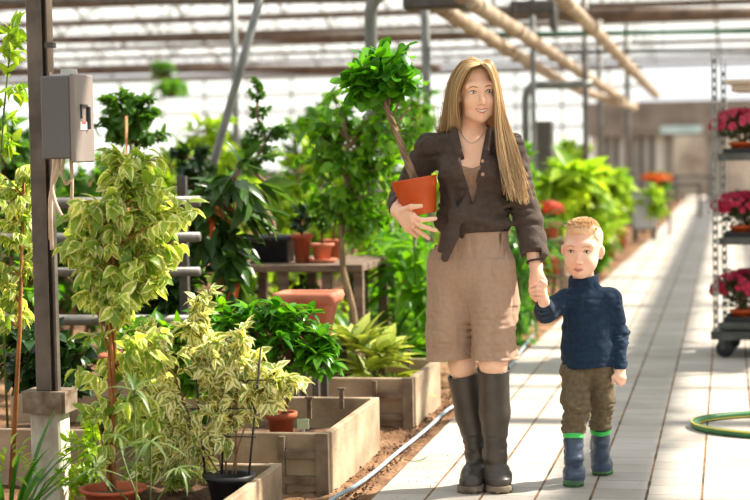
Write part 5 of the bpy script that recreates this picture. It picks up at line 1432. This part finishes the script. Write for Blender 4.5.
# pulled folds towards the knot
kx = J(456, 217, -.12)
for (a, r0) in (((486, 168), .013), ((500, 190), .013), ((512, 205), .012), ((513, 225), .012), ((440, 190), .011), ((438, 205), .010), ((446, 172), .011)):
    p = J(a[0], a[1], -.02); q = p.copy(); q[1] = S_.hit(vec(p[0], WY - .25, p[2]), FWD)[1] + .004
    m_ = (q + kx) / 2; m_[1] = S_.hit(vec(m_[0], WY - .25, m_[2]), FWD)[1] + .003
    S_.chain([q, m_, kx], [r0 * .5, r0, r0 * 1.1], .018)
# open V front
a_t, a_b = J(473, 126)[2], J(474, 204)[2]; xt, xb = J(473.5, 126)[0], J(475, 204)[0]
def vee(x, y, z):
    u = np.clip((z - a_b) / (a_t - a_b), 0, 1.3); w = .070 * u ** .9; xc = xb + (xt - xb) * u
    d = (np.abs(x - xc) - w) * .85; d = np.where(z < a_b, .02 + (a_b - z), d); return np.maximum(d, y - (WY + .03))
S_.fn(vee, k=.006, op='s')
S_.fn(lambda x, y, z: z - J(471, 127)[2] - np.clip((y - WY) * .25, -.03, .03) + 0 * x, k=.006)
S_.ell(J(472, 126, .035), (.056, .056, .05), None, .008, 's')
# lapels
for a, b, c in (((455, 131), (461, 152), (469, 181)), ((490, 131), (488, 152), (481, 181))):
    P = []
    for q in (a, b, c): p = J(q[0], q[1]); p[1] = S_.hit(vec(p[0], WY - .25, p[2]), FWD)[1]; p[1] = min(p[1], WY + .03); P.append(p)
    P = [q - vec(0, .006, 0) for q in P]; S_.chain(P, [.015, .017, .008], .002, flat=((0, 1, 0), 1.8))
# knot and its tails
S_.ell(kx, (.030, .024, .032), None, .014); S_.ell(kx + vec(.012, -.012, .004), (.020, .018, .024), None, .004)
S_.chain([kx, J(452, 236, -.135), J(445, 258, -.135)], [.020, .026, .016], .008, flat=((0, 1, 0), 1.9)); S_.chain([kx, J(446, 236, -.12), J(440.5, 250, -.125)], [.016, .020, .012], .006, flat=((0, 1, 0), 1.9))
hz_ = J(474, 237)[2]
S_.fn(lambda x, y, z: np.maximum(hz_ + .02 * np.sin((x - xb) * 14) - z, np.minimum(0 * z - .05, z)) if False else np.where((np.abs(x - J(448, 250)[0]) < .075) & (y < WY - .075), -.05, hz_ + .012 * np.sin((x - xb) * 20) - z + 0 * y), J(405, 275, -.4), J(519, 225, .4), k=.0)
shirt = S_.mesh('shirt', SHIRT, woman)
mb = MB()
for px, py in ((485.5, 161), (478.5, 190), (486, 174)):
    p = J(px, py); p[1] = S_.hit(vec(p[0], WY - .25, p[2]), FWD)[1]
    b_ = MB(); b_.lathe([(.001, -.002), (.0065, -.0015), (.007, .001), (.001, .002)], (0, 0, 0), 10, rot=np.array(Euler((PI / 2, 0, 0)).to_matrix())); b_.v = [v + p - vec(0, .001, 0) for v in b_.v]; b_.build('button', mat('button', s2l(206, 170, 128)) if 'button' not in bpy.data.materials else bpy.data.materials['button'], shirt, True)

P_ = Field(J(412, 232, 0) * vec(1, 0, 0) + vec(0, WY - .2, J(470, 366)[2]), J(528, 230, 0) * vec(1, 0, 1) + vec(0, WY + .24, 0), .0034)
P_.cone(J(474, 236, .035), J(473, 268, .035), .135, .155, .03, flat=((0, 1, 0), 1.2))
P_.chain([J(453, 264, .035), J(452, 310, .05), J(448, 364, .065)], [.100, .100, .096], .016); P_.chain([J(490, 264, .015), J(493, 310, .0), J(494.5, 366, -.01)], [.102, .096, .088], .016)
P_.noise(.006, (10, 10, 4)); P_.noise(.009, (14, 12, 8), None, None, True); P_.noise(.004, (20, 20, 40), J(412, 372, -.3), J(530, 300, .3), True)
P_.noise(.007, (55, 30, 4), J(412, 262, -.3), J(530, 230, .3), True)
hzl = J(470, 361)[2]
P_.fn(lambda x, y, z: hzl + .010 * np.sin((x - xb) * 9 + 1) - z + 0 * y, k=.002)
P_.plane(J(474, 231.5), (0, 0, 1))
for a, b in ((J(450, 345, .06), J(447.5, 372, .065)), (J(493.5, 345, -.008), J(494.5, 372, -.01))): P_.cone(a, b, .06, .083, .004, 's')
P_.mesh('shorts', SHORT, woman)

def boot(top, ank, toe, name, rt, ra, m, msole, par, hgt, hollow=True, foot_r=.042, heel=.07, rim=None, sole_h=.024, cap=None, lenk=1.0):
    lo = np.minimum(np.minimum(top, ank), toe) - .11; hi = np.maximum(np.maximum(top, ank), toe) + .12; lo[2] = -.002
    B = Field(lo, hi, .003); hl = ank * vec(1, 1, 0) + vec(0, heel * .5, foot_r)
    mid = top * .5 + ank * .5 + vec(0, .012, 0)
    B.chain([top + vec(0, 0, .03), mid, ank], [rt, (rt * .55 + ra * .45) * 1.03, ra], .02); B.cone(ank, hl, ra, foot_r * .95, .03)
    B.chain([hl, hl * .45 + toe * .55 + vec(0, 0, .012), toe], [foot_r * .92, foot_r * 1.0, foot_r * .96], .03, flat=((0, 0, 1), 1.12))
    B.noise(.004, (14, 14, 44), lo + vec(0, 0, .06), vec(hi[0], hi[1], ank[2] + .08), True); B.noise(.003, (9, 9, 9))
    B.plane(top, unit(top - ank)); ua = unit(top - ank); hollow and B.cone(top + ua * .03, top - ua * .02, rt - .011, rt - .014, .0, 's')
    B.plane(vec(0, 0, sole_h * .6), (0, 0, -1))
    b = B.mesh(name, m, par)
    So = Field(lo, vec(hi[0], hi[1], .12), .003)
    So.chain([hl * vec(1, 1, 0) + vec(0, 0, .01), toe * vec(1, 1, 0) + vec(0, 0, .01)], [foot_r * .96 + .004, foot_r + .007], .0); So.plane(vec(0, 0, sole_h), (0, 0, 1), .003); So.plane(vec(0, 0, .001), (0, 0, -1))
    tr = lambda x, y, z: np.maximum(z - .009, .0035 - np.abs(((y * 1.0) % .022) - .011)) + 0 * x
    So.fn(tr, k=.0, op='s')
    So.mesh('sole', msole, b)
    return b, B
boot(J(462, 374.5, .08), J(477, 455, .125), toe_l, 'boot', .064, .043, RUB, RUBS, woman, 0, foot_r=.047, sole_h=.03)
boot(J(493.5, 369, -.025), J(495, 455, .05), toe_r, 'boot', .066, .044, RUB, RUBS, woman, 0, foot_r=.048, sole_h=.03)

# hair: under-volume, then long strands
Hh = Field(J(434, 50, 0) * vec(1, 0, 0) + vec(0, WY - .16, J(470, 160)[2]), J(520, 48, 0) * vec(1, 0, 1) + vec(0, WY + .26, .03), .0034)
Hh.ell(HW(0, .022, .040), vec(.079, .096, .080), HW.R, 0)
Hh.cone(HW(-.05, .05, .0), J(446, 132, .08), .042, .03, .03); Hh.cone(HW(.045, .04, .0), J(500, 132, .05), .04, .03, .03); Hh.cone(HW(0, .06, .0), J(472, 150, .13), .06, .06, .04)
Hh.noise(.0035, (60, 60, 8))
fc = HW(0, -.075, -.035); Hh.ell(HW(.008, -.085, -.018), vec(.060, .085, .112), HW.R, .012, 's')
Hh.mesh('hair', HAIRU, woman)
g = np.random.default_rng(77)
mb = MB()
def lock(inn, out, n, d_j=.008, r=.0024, part=None):
    inn = np.array([J(*q) for q in inn]); out = np.array([J(*q) for q in out])
    for i in range(n):
        u = g.random(); P = inn * (1 - u) + out * u + g.normal(size=3) * .003 + vec(0, 1, 0) * g.normal() * d_j
        P[0] = inn[0] * (1 - u) + out[0] * u
        P[-1] += vec(g.normal() * .01, 0, abs(g.normal()) * .05 * (u if part else 1))
        Q = smooth_path(P, 3); rr = np.linspace(1, .35, len(Q)) * r * g.uniform(.7, 1.3); rr[0] *= .5; mb.tube(Q, rr, 4, cap=False)
# side seen on the left: from the parting over the temple, behind the shoulder
pt = HW(.012, -.055, .118)
lock([(480, 64.5, -.085), (467, 70, -.10), (458.5, 90, -.080), (457.5, 110, -.055), (461, 128, -.01), (462, 140, .02)], [(481, 61.0, -.03), (462, 62, .0), (448.5, 84, .02), (443, 112, .04), (437.5, 132, .05), (436, 142, .11)], 300, .012)
lock([(481, 60.8, .0), (467, 61.5, .02), (452, 80, .05), (446, 110, .07), (441, 134, .10)], [(480, 60.6, .06), (470, 60, .10), (458, 84, .14), (452, 112, .16), (446, 140, .17)], 120, .01)
# side seen on the right: down in front of the shoulder
lock([(481, 63.5, -.085), (489, 69, -.095), (494.5, 84, -.070), (496, 106, -.065), (496, 130, -.07), (500, 165, -.105), (508, 200, -.11)], [(482, 60.6, -.02), (491, 63.5, -.02), (498.5, 82, -.01), (503, 108, -.02), (511, 132, -.035), (522, 165, -.06), (527, 206, -.06)], 330, .009)
lock([(483, 60.6, .0), (492, 64.5, .02), (499, 85, .03), (503, 110, .03), (508, 136, -.02), (514, 160, -.04)], [(483, 60.6, .05), (490, 63.5, .08), (498, 86, .1), (504, 112, .1), (510, 138, .1), (512, 150, .1)], 100, .01)
mb.build('hair_strands', HAIR, woman, True)
# bracelet, necklace, ring
mb = MB(); c = J(535.3, 261.5, -.008); d = unit(wr_r - J(533.5, 250, .008)); u1 = unit(np.cross(d, vec(0, 1, 0))); u2 = np.cross(d, u1)
th = np.linspace(0, 2 * PI, 25); mb.tube([c + .0325 * (u1 * math.cos(a) + u2 * math.sin(a)) for a in th], .0045, 6); mb.build('bracelet', mat('bracelet', s2l(60, 40, 36)), woman, True)
mb = MB(); P = []
for q in np.linspace(0, 1, 13):
    px = 461 + 24 * q; py = 131 + 12 * (1 - (2 * q - 1) ** 2); p = J(px, py); p[1] = min(FW.hit(vec(p[0], WY - .25, p[2]), FWD)[1] - .002, WY + .06); P.append(p)
mb.tube(P, .0016, 5); mb.build('necklace', mat('necklace', s2l(196, 180, 160), None, 8, .3, .7), woman, True)
p = J(418.5, 229.2, -.208); mb = MB(); ax_ = unit(J(421, 231, -.2) - J(412, 226, -.195)); u1 = unit(np.cross(ax_, vec(0, 1, 0))); u2 = np.cross(ax_, u1)
mb.tube([J(415.5, 228.6, -.1975) + .0105 * (u1 * math.cos(a) + u2 * math.sin(a)) for a in th], .0016, 5); mb.build('ring', mat('ring_silver', s2l(220, 214, 206), None, 8, .2, .9), woman, True)

# ------------------------------------------------------------------ the carried tree
pc_t, pc_b = J(413.8, 178.5, -.10), J(420, 214.5, -.10)
t = thing('potted_tree', 'small tree with braided trunk in orange pot carried by the woman', 'potted tree', pc_b)
ax_ = unit(pc_t - pc_b); xx = unit(np.cross(vec(0, 1, 0), ax_)); yy = np.cross(ax_, xx); RP = np.stack([xx, yy, ax_], 1); hp_ = np.linalg.norm(pc_t - pc_b)
mb = MB(); mb.lathe([(.001, 0), (.060, 0), (.064, .004), (.081, hp_ - .038), (.085, hp_ - .036), (.087, hp_ - .006), (.090, hp_ - .004), (.090, hp_), (.084, hp_), (.082, hp_ - .02)], (0, 0, 0), 36)
mb.v = [v @ RP.T + pc_b for v in mb.v]; mb.build('pot', M['orange_pot'], t, True)
mb = MB(); mb.lathe([(.083, hp_ - .016), (.05, hp_ - .010), (.001, hp_ - .008)], (0, 0, 0), 20); mb.v = [v @ RP.T + pc_b for v in mb.v]; mb.build('soil', M['soil'], t, True)
g = np.random.default_rng(55); wood, lv = MB(), Leaves()
def K(px, py, d=-.10): return J(px, py, d)
for ph in range(4):
    P = [K(415 + (383 - 415) * q + (2.2 * math.sin(q * 10 + ph * 1.57)) * (1.2 - .4 * q) - 3 * math.sin(q * PI) * .0, 181 + (98 - 181) * q, -.10 + .010 * math.cos(q * 10 + ph * 1.57)) for q in np.linspace(0, 1, 18)]
    wood.tube(P, np.linspace(.0082, .0055, 18), 7)
stub = K(382, 92); wood.tube([K(385, 100), K(381.5, 90)], [.013, .013], 10)
crowns = [cr(378, 76, 38, 24, WY - .10), cr(395, 62, 22, 20, WY - .10), cr(358, 82, 20, 14, WY - .10)]
tk = [K(398, 140), K(390, 115), K(384, 98)]
tree(g, wood, lv, tk, .006, crowns, 64, 9, .070, .044, 'round', -.15, .45, .6, .6, .12, br=.5)
for (a, b) in (((392, 118), (404, 96)), ((396, 128), (410, 108)), ((389, 108), (372, 92))): wood.tube(bez(K(*a), K((a[0] + b[0]) / 2, b[1] + 6), K(*b), 5), .004, 5)
wood.build('trunk', M['bark_grey'], t, True); lv.build('foliage', leaf_mat('leaf_carried', s2l(44, 104, 20), s2l(104, 172, 36), .5, .28), t)

# ------------------------------------------------------------------ the boy
BYy = 7.06
def Q(px, py, d=0.0): return at(px, py, BYy + d)
bb = gr(588, 482)
boy = thing('person', 'small blond boy in navy polo neck, olive trousers and green rimmed rubber boots', 'person', (bb[0], BYy, 0))
HB = Head(Q(582.6, 249.5, -.01), rot3(R(-6), R(5), R(2)), 1.0)
bhl, bhr = Q(575, 368, .0), Q(600, 368, .02); bkl, bkr = Q(575, 400, -.06), Q(601, 400, .06); bal, bar_ = Q(573.5, 458, -.09), Q(600.5, 452, .14)
btl = gr(573.5, 486) + vec(0, 0, .034); btr = gr(603, 473.5) + vec(0, 0, .034)
bsl, bel = Q(567, 299, .0), Q(546, 311, -.10); bwl = J(543, 299, -.03)
bsr, ber, bwr = Q(610.5, 299, .01), Q(618.5, 336, .04), Q(619.5, 369, -.01)
F = Field(J(524, 214, 0) * vec(1, 0, 0) + vec(0, BYy - .36, -.01), Q(636, 212, 0) * vec(1, 0, 1) + vec(0, BYy + .28, .0), .003)
face(F, HB, True)
F.cone(Q(583, 272, .02), Q(585, 292, .02), .042, .046, .02); F.cone(Q(586, 305, .01), Q(587, 356, .01), .084, .066, .03, flat=((0, 1, 0), 1.3)); F.cone(Q(570, 298, .01), Q(608, 298, .01), .035, .035, .03)
F.cone(Q(579, 362, .0), Q(596, 362, .01), .048, .048, .03); F.chain([bhl, bkl, bal], [.046, .032, .018], .02); F.chain([bhr, bkr, bar_], [.046, .032, .018], .02)
for a, t_ in ((bal, btl), (bar_, btr)): F.cone(a, a * vec(1, 1, 0) + vec(0, .01, .04), .024, .022, .02); F.cone(a * vec(1, 1, 0) + vec(0, .01, .035), t_, .018, .014, .02)
F.chain([bsl, bel, bwl], [.036, .030, .021], .02); F.chain([bsr, ber, bwr], [.036, .030, .020], .02)
hand(F, [bwl, J(543, 286, -.075), J(543, 290, -.08), J(543, 294, -.078), J(542.5, 298, -.07)],
     [[J(543, 286, -.078), J(537.5, 284.5, -.088), J(532, 286, -.075)], [J(543, 290, -.082), J(537, 289, -.09), J(531.5, 290.5, -.076)],
      [J(543, 294, -.08), J(537, 293.5, -.086), J(532, 294.5, -.07)], [J(542.5, 298, -.072), J(537.5, 298, -.076), J(533.5, 298.5, -.062)]],
     [J(544, 292, -.05), J(545, 284, -.08), J(541, 280.5, -.085)], .0072, .013)
hand(F, [bwr, Q(618.5, 376, -.03), Q(620, 377.5, -.03), Q(622, 378, -.025), Q(624, 378, -.015)],
     [[Q(618.5, 376, -.035), Q(616.5, 380, -.04), Q(617.5, 383, -.03)], [Q(620, 377.5, -.035), Q(618.5, 382, -.038), Q(619.5, 384.5, -.026)],
      [Q(622, 378, -.028), Q(621, 382.5, -.03), Q(621.5, 384.5, -.02)], [Q(624, 378, -.018), Q(623.5, 382, -.018), Q(623.5, 384, -.01)]],
     [Q(617.5, 373, -.02), Q(613.8, 377, -.035), Q(613, 381, -.035)], .0072, .0135)
F.mesh('body', SKB, boy)
face_parts(F, HB, boy, True, -.001)
FB = F
# hair
Hb = Field(Q(556, 212, 0) * vec(1, 0, 0) + vec(0, BYy - .16, Q(583, 285)[2]), Q(612, 210, 0) * vec(1, 0, 1) + vec(0, BYy + .2, .02), .0028)
Hb.ell(HB(0, .022, .040), vec(.0755, .0935, .0815), HB.R, 0)
Hb.ell(HB(0, -.02, .092), vec(.056, .060, .026), HB.R, .02)
Hb.noise(.004, (70, 70, 50))
def hl(x, y, z):   # hairline: high over the brow, lower behind the temples and round the nape
    p = [(x - HB.c[0]), (y - HB.c[1]), (z - HB.c[2])]; ly = HB.R[0, 1] * p[0] + HB.R[1, 1] * p[1] + HB.R[2, 1] * p[2]; lz = HB.R[0, 2] * p[0] + HB.R[1, 2] * p[1] + HB.R[2, 2] * p[2]
    return np.interp(ly, [-.12, -.06, -.035, -.005, .05, .12], [.082, .070, .052, .012, -.03, -.05]) - lz
Hb.fn(hl, k=.004)
Hb.mesh('hair', HAIRBU, boy)
g = np.random.default_rng(56); mb = MB()
for i in range(900):
    a, b = g.uniform(-.062, .062), g.uniform(-.078, .07)
    if (a / .066) ** 2 + (b / .085) ** 2 > 1: continue
    p = Hb.hit(HB(a, b, .16), HB.vecw(0, 0, -1))
    if p[2] < HB(0, 0, .04)[2]: continue
    s = .016 * (1.25 if b < -.02 else .8)
    d = HB.vecw(a * 3 + g.normal() * .35, -.75 + g.normal() * .3, .75); mb.tube([p - d * .002, p + unit(d) * s * .6, p + unit(d) * s + HB.vecw(0, -.002, -.003)], [.0017, .0013, .0004], 4, cap=False)
mb.build('hair_tufts', HAIRB, boy, True)
# polo neck
S_ = Field(J(526, 268, 0) * vec(1, 0, 0) + vec(0, BYy - .34, Q(586, 382)[2]), Q(636, 268, 0) * vec(1, 0, 1) + vec(0, BYy + .2, .0), .0032)
S_.cone(Q(587, 312, .01), Q(587.5, 356, .005), .098, .107, .03, flat=((0, 1, 0), 1.15)); S_.cone(Q(571, 300, .01), Q(607, 300, .01), .046, .046, .035); S_.cone(Q(585, 284, .02), Q(585, 296, .015), .060, .066, .02)
S_.chain([bsl, bel, bel * .35 + bwl * .65], [.047, .044, .034], .02); S_.chain([bsr, ber, bwr], [.047, .041, .034], .02)
S_.noise(.004, (14, 14, 18)); S_.noise(.0045, (26, 26, 40), None, None, True)
S_.noise(.005, (18, 18, 60), J(524, 325, -.4), Q(562, 285, .3), True); S_.noise(.004, (18, 18, 70), Q(610, 372, -.3), Q(636, 318, .3), True)
x6_ = Q(614.5, 366)[0]; z6_ = Q(587, 367)[2]
S_.fn(lambda x, y, z: np.where(x < x6_, z6_ + .005 * np.sin((x - bb[0]) * 16) - z, -.1) + 0 * y, k=.0)
S_.plane(bwr, (bwr - ber), .002, Q(608, 384, -.3), Q(636, 360, .3))
cl = unit(bwl - bel); S_.plane(bel * .33 + bwl * .67, cl, .002, J(526, 306, -.3), J(550, 280, .2))
# folded collar
cz = Q(584, 279, 0)[2]
C0 = Q(584, 289, .02); C1 = Q(583.5, 280.5, .02)
S_.cone(C0, C1, .064, .060, .004); S_.cone(C1, C1 + vec(0, 0, .006), .0605, .058, .003)
S_.fn(lambda x, y, z: z - (cz + .012) - np.clip((y - BYy) * .18, -.02, .02) - np.clip((x - C1[0]) * .12, -.01, .01), k=.004)
S_.cone(C1 - vec(0, 0, .010), C1 + vec(0, 0, .05), .048, .052, .004, 's')
S_.mesh('polo_neck', NAVY, boy)
# trousers
P_ = Field(Q(548, 352, 0) * vec(1, 0, 0) + vec(0, BYy - .26, Q(586, 440)[2] - .02), Q(626, 352, 0) * vec(1, 0, 1) + vec(0, BYy + .26, .0), .0032)
P_.cone(Q(579, 364, .01), Q(596, 364, .015), .070, .070, .03); P_.chain([Q(576, 372, -.0), Q(575.5, 402, -.05), Q(574.5, 436, -.075)], [.062, .056, .047], .025); P_.chain([Q(600, 372, .02), Q(601, 400, .07), Q(600.5, 433, .10)], [.062, .054, .047], .025)
P_.noise(.006, (12, 12, 20)); P_.noise(.006, (14, 14, 36), None, None, True); P_.noise(.005, (22, 22, 60), Q(548, 440, -.3), Q(626, 395, .3), True)
P_.plane(Q(586, 356), (0, 0, 1)); zl_, zr_ = Q(574.5, 433, -.075)[2], Q(600.5, 428.5, .12)[2]; xm_ = Q(588, 420)[0]
P_.fn(lambda x, y, z: np.where(x < xm_, zl_, zr_) - z + 0 * y, k=.002)
P_.mesh('trousers', OLIVE, boy)
mb = MB()
for top_, an_, toe_, in ((Q(573.5, 433, -.075), bal, btl), (Q(600.5, 427.5, .10), bar_, btr)):
    b, B = boot(top_, an_, toe_, 'boot', .0385, .0345, BNAVY, BSOLE, boy, 0, False, foot_r=.036, heel=.05, sole_h=.022)
    d = unit(top_ - an_); u1 = unit(np.cross(d, vec(0, 1, 0))); u2 = np.cross(d, u1); mb = MB()
    for o in (-.006, 0, .006): mb.tube([top_ - d * (.010 - o) + .0385 * (u1 * math.cos(a) + u2 * math.sin(a)) for a in th], .0042, 8)
    mb.build('rim_band', BGREEN, b, True)
    Tc = Field(toe_ - .09, toe_ + .09, .003); Tc.ell(toe_ * vec(1, 1, 0) + vec(0, -.004, .022), vec(.040, .036, .020), None, 0); Tc.plane(vec(0, 0, .03), (0, 0, 1), .004); Tc.plane(vec(0, 0, .012), (0, 0, -1)); Tc.mesh('toe_guard', BSOLE, b)
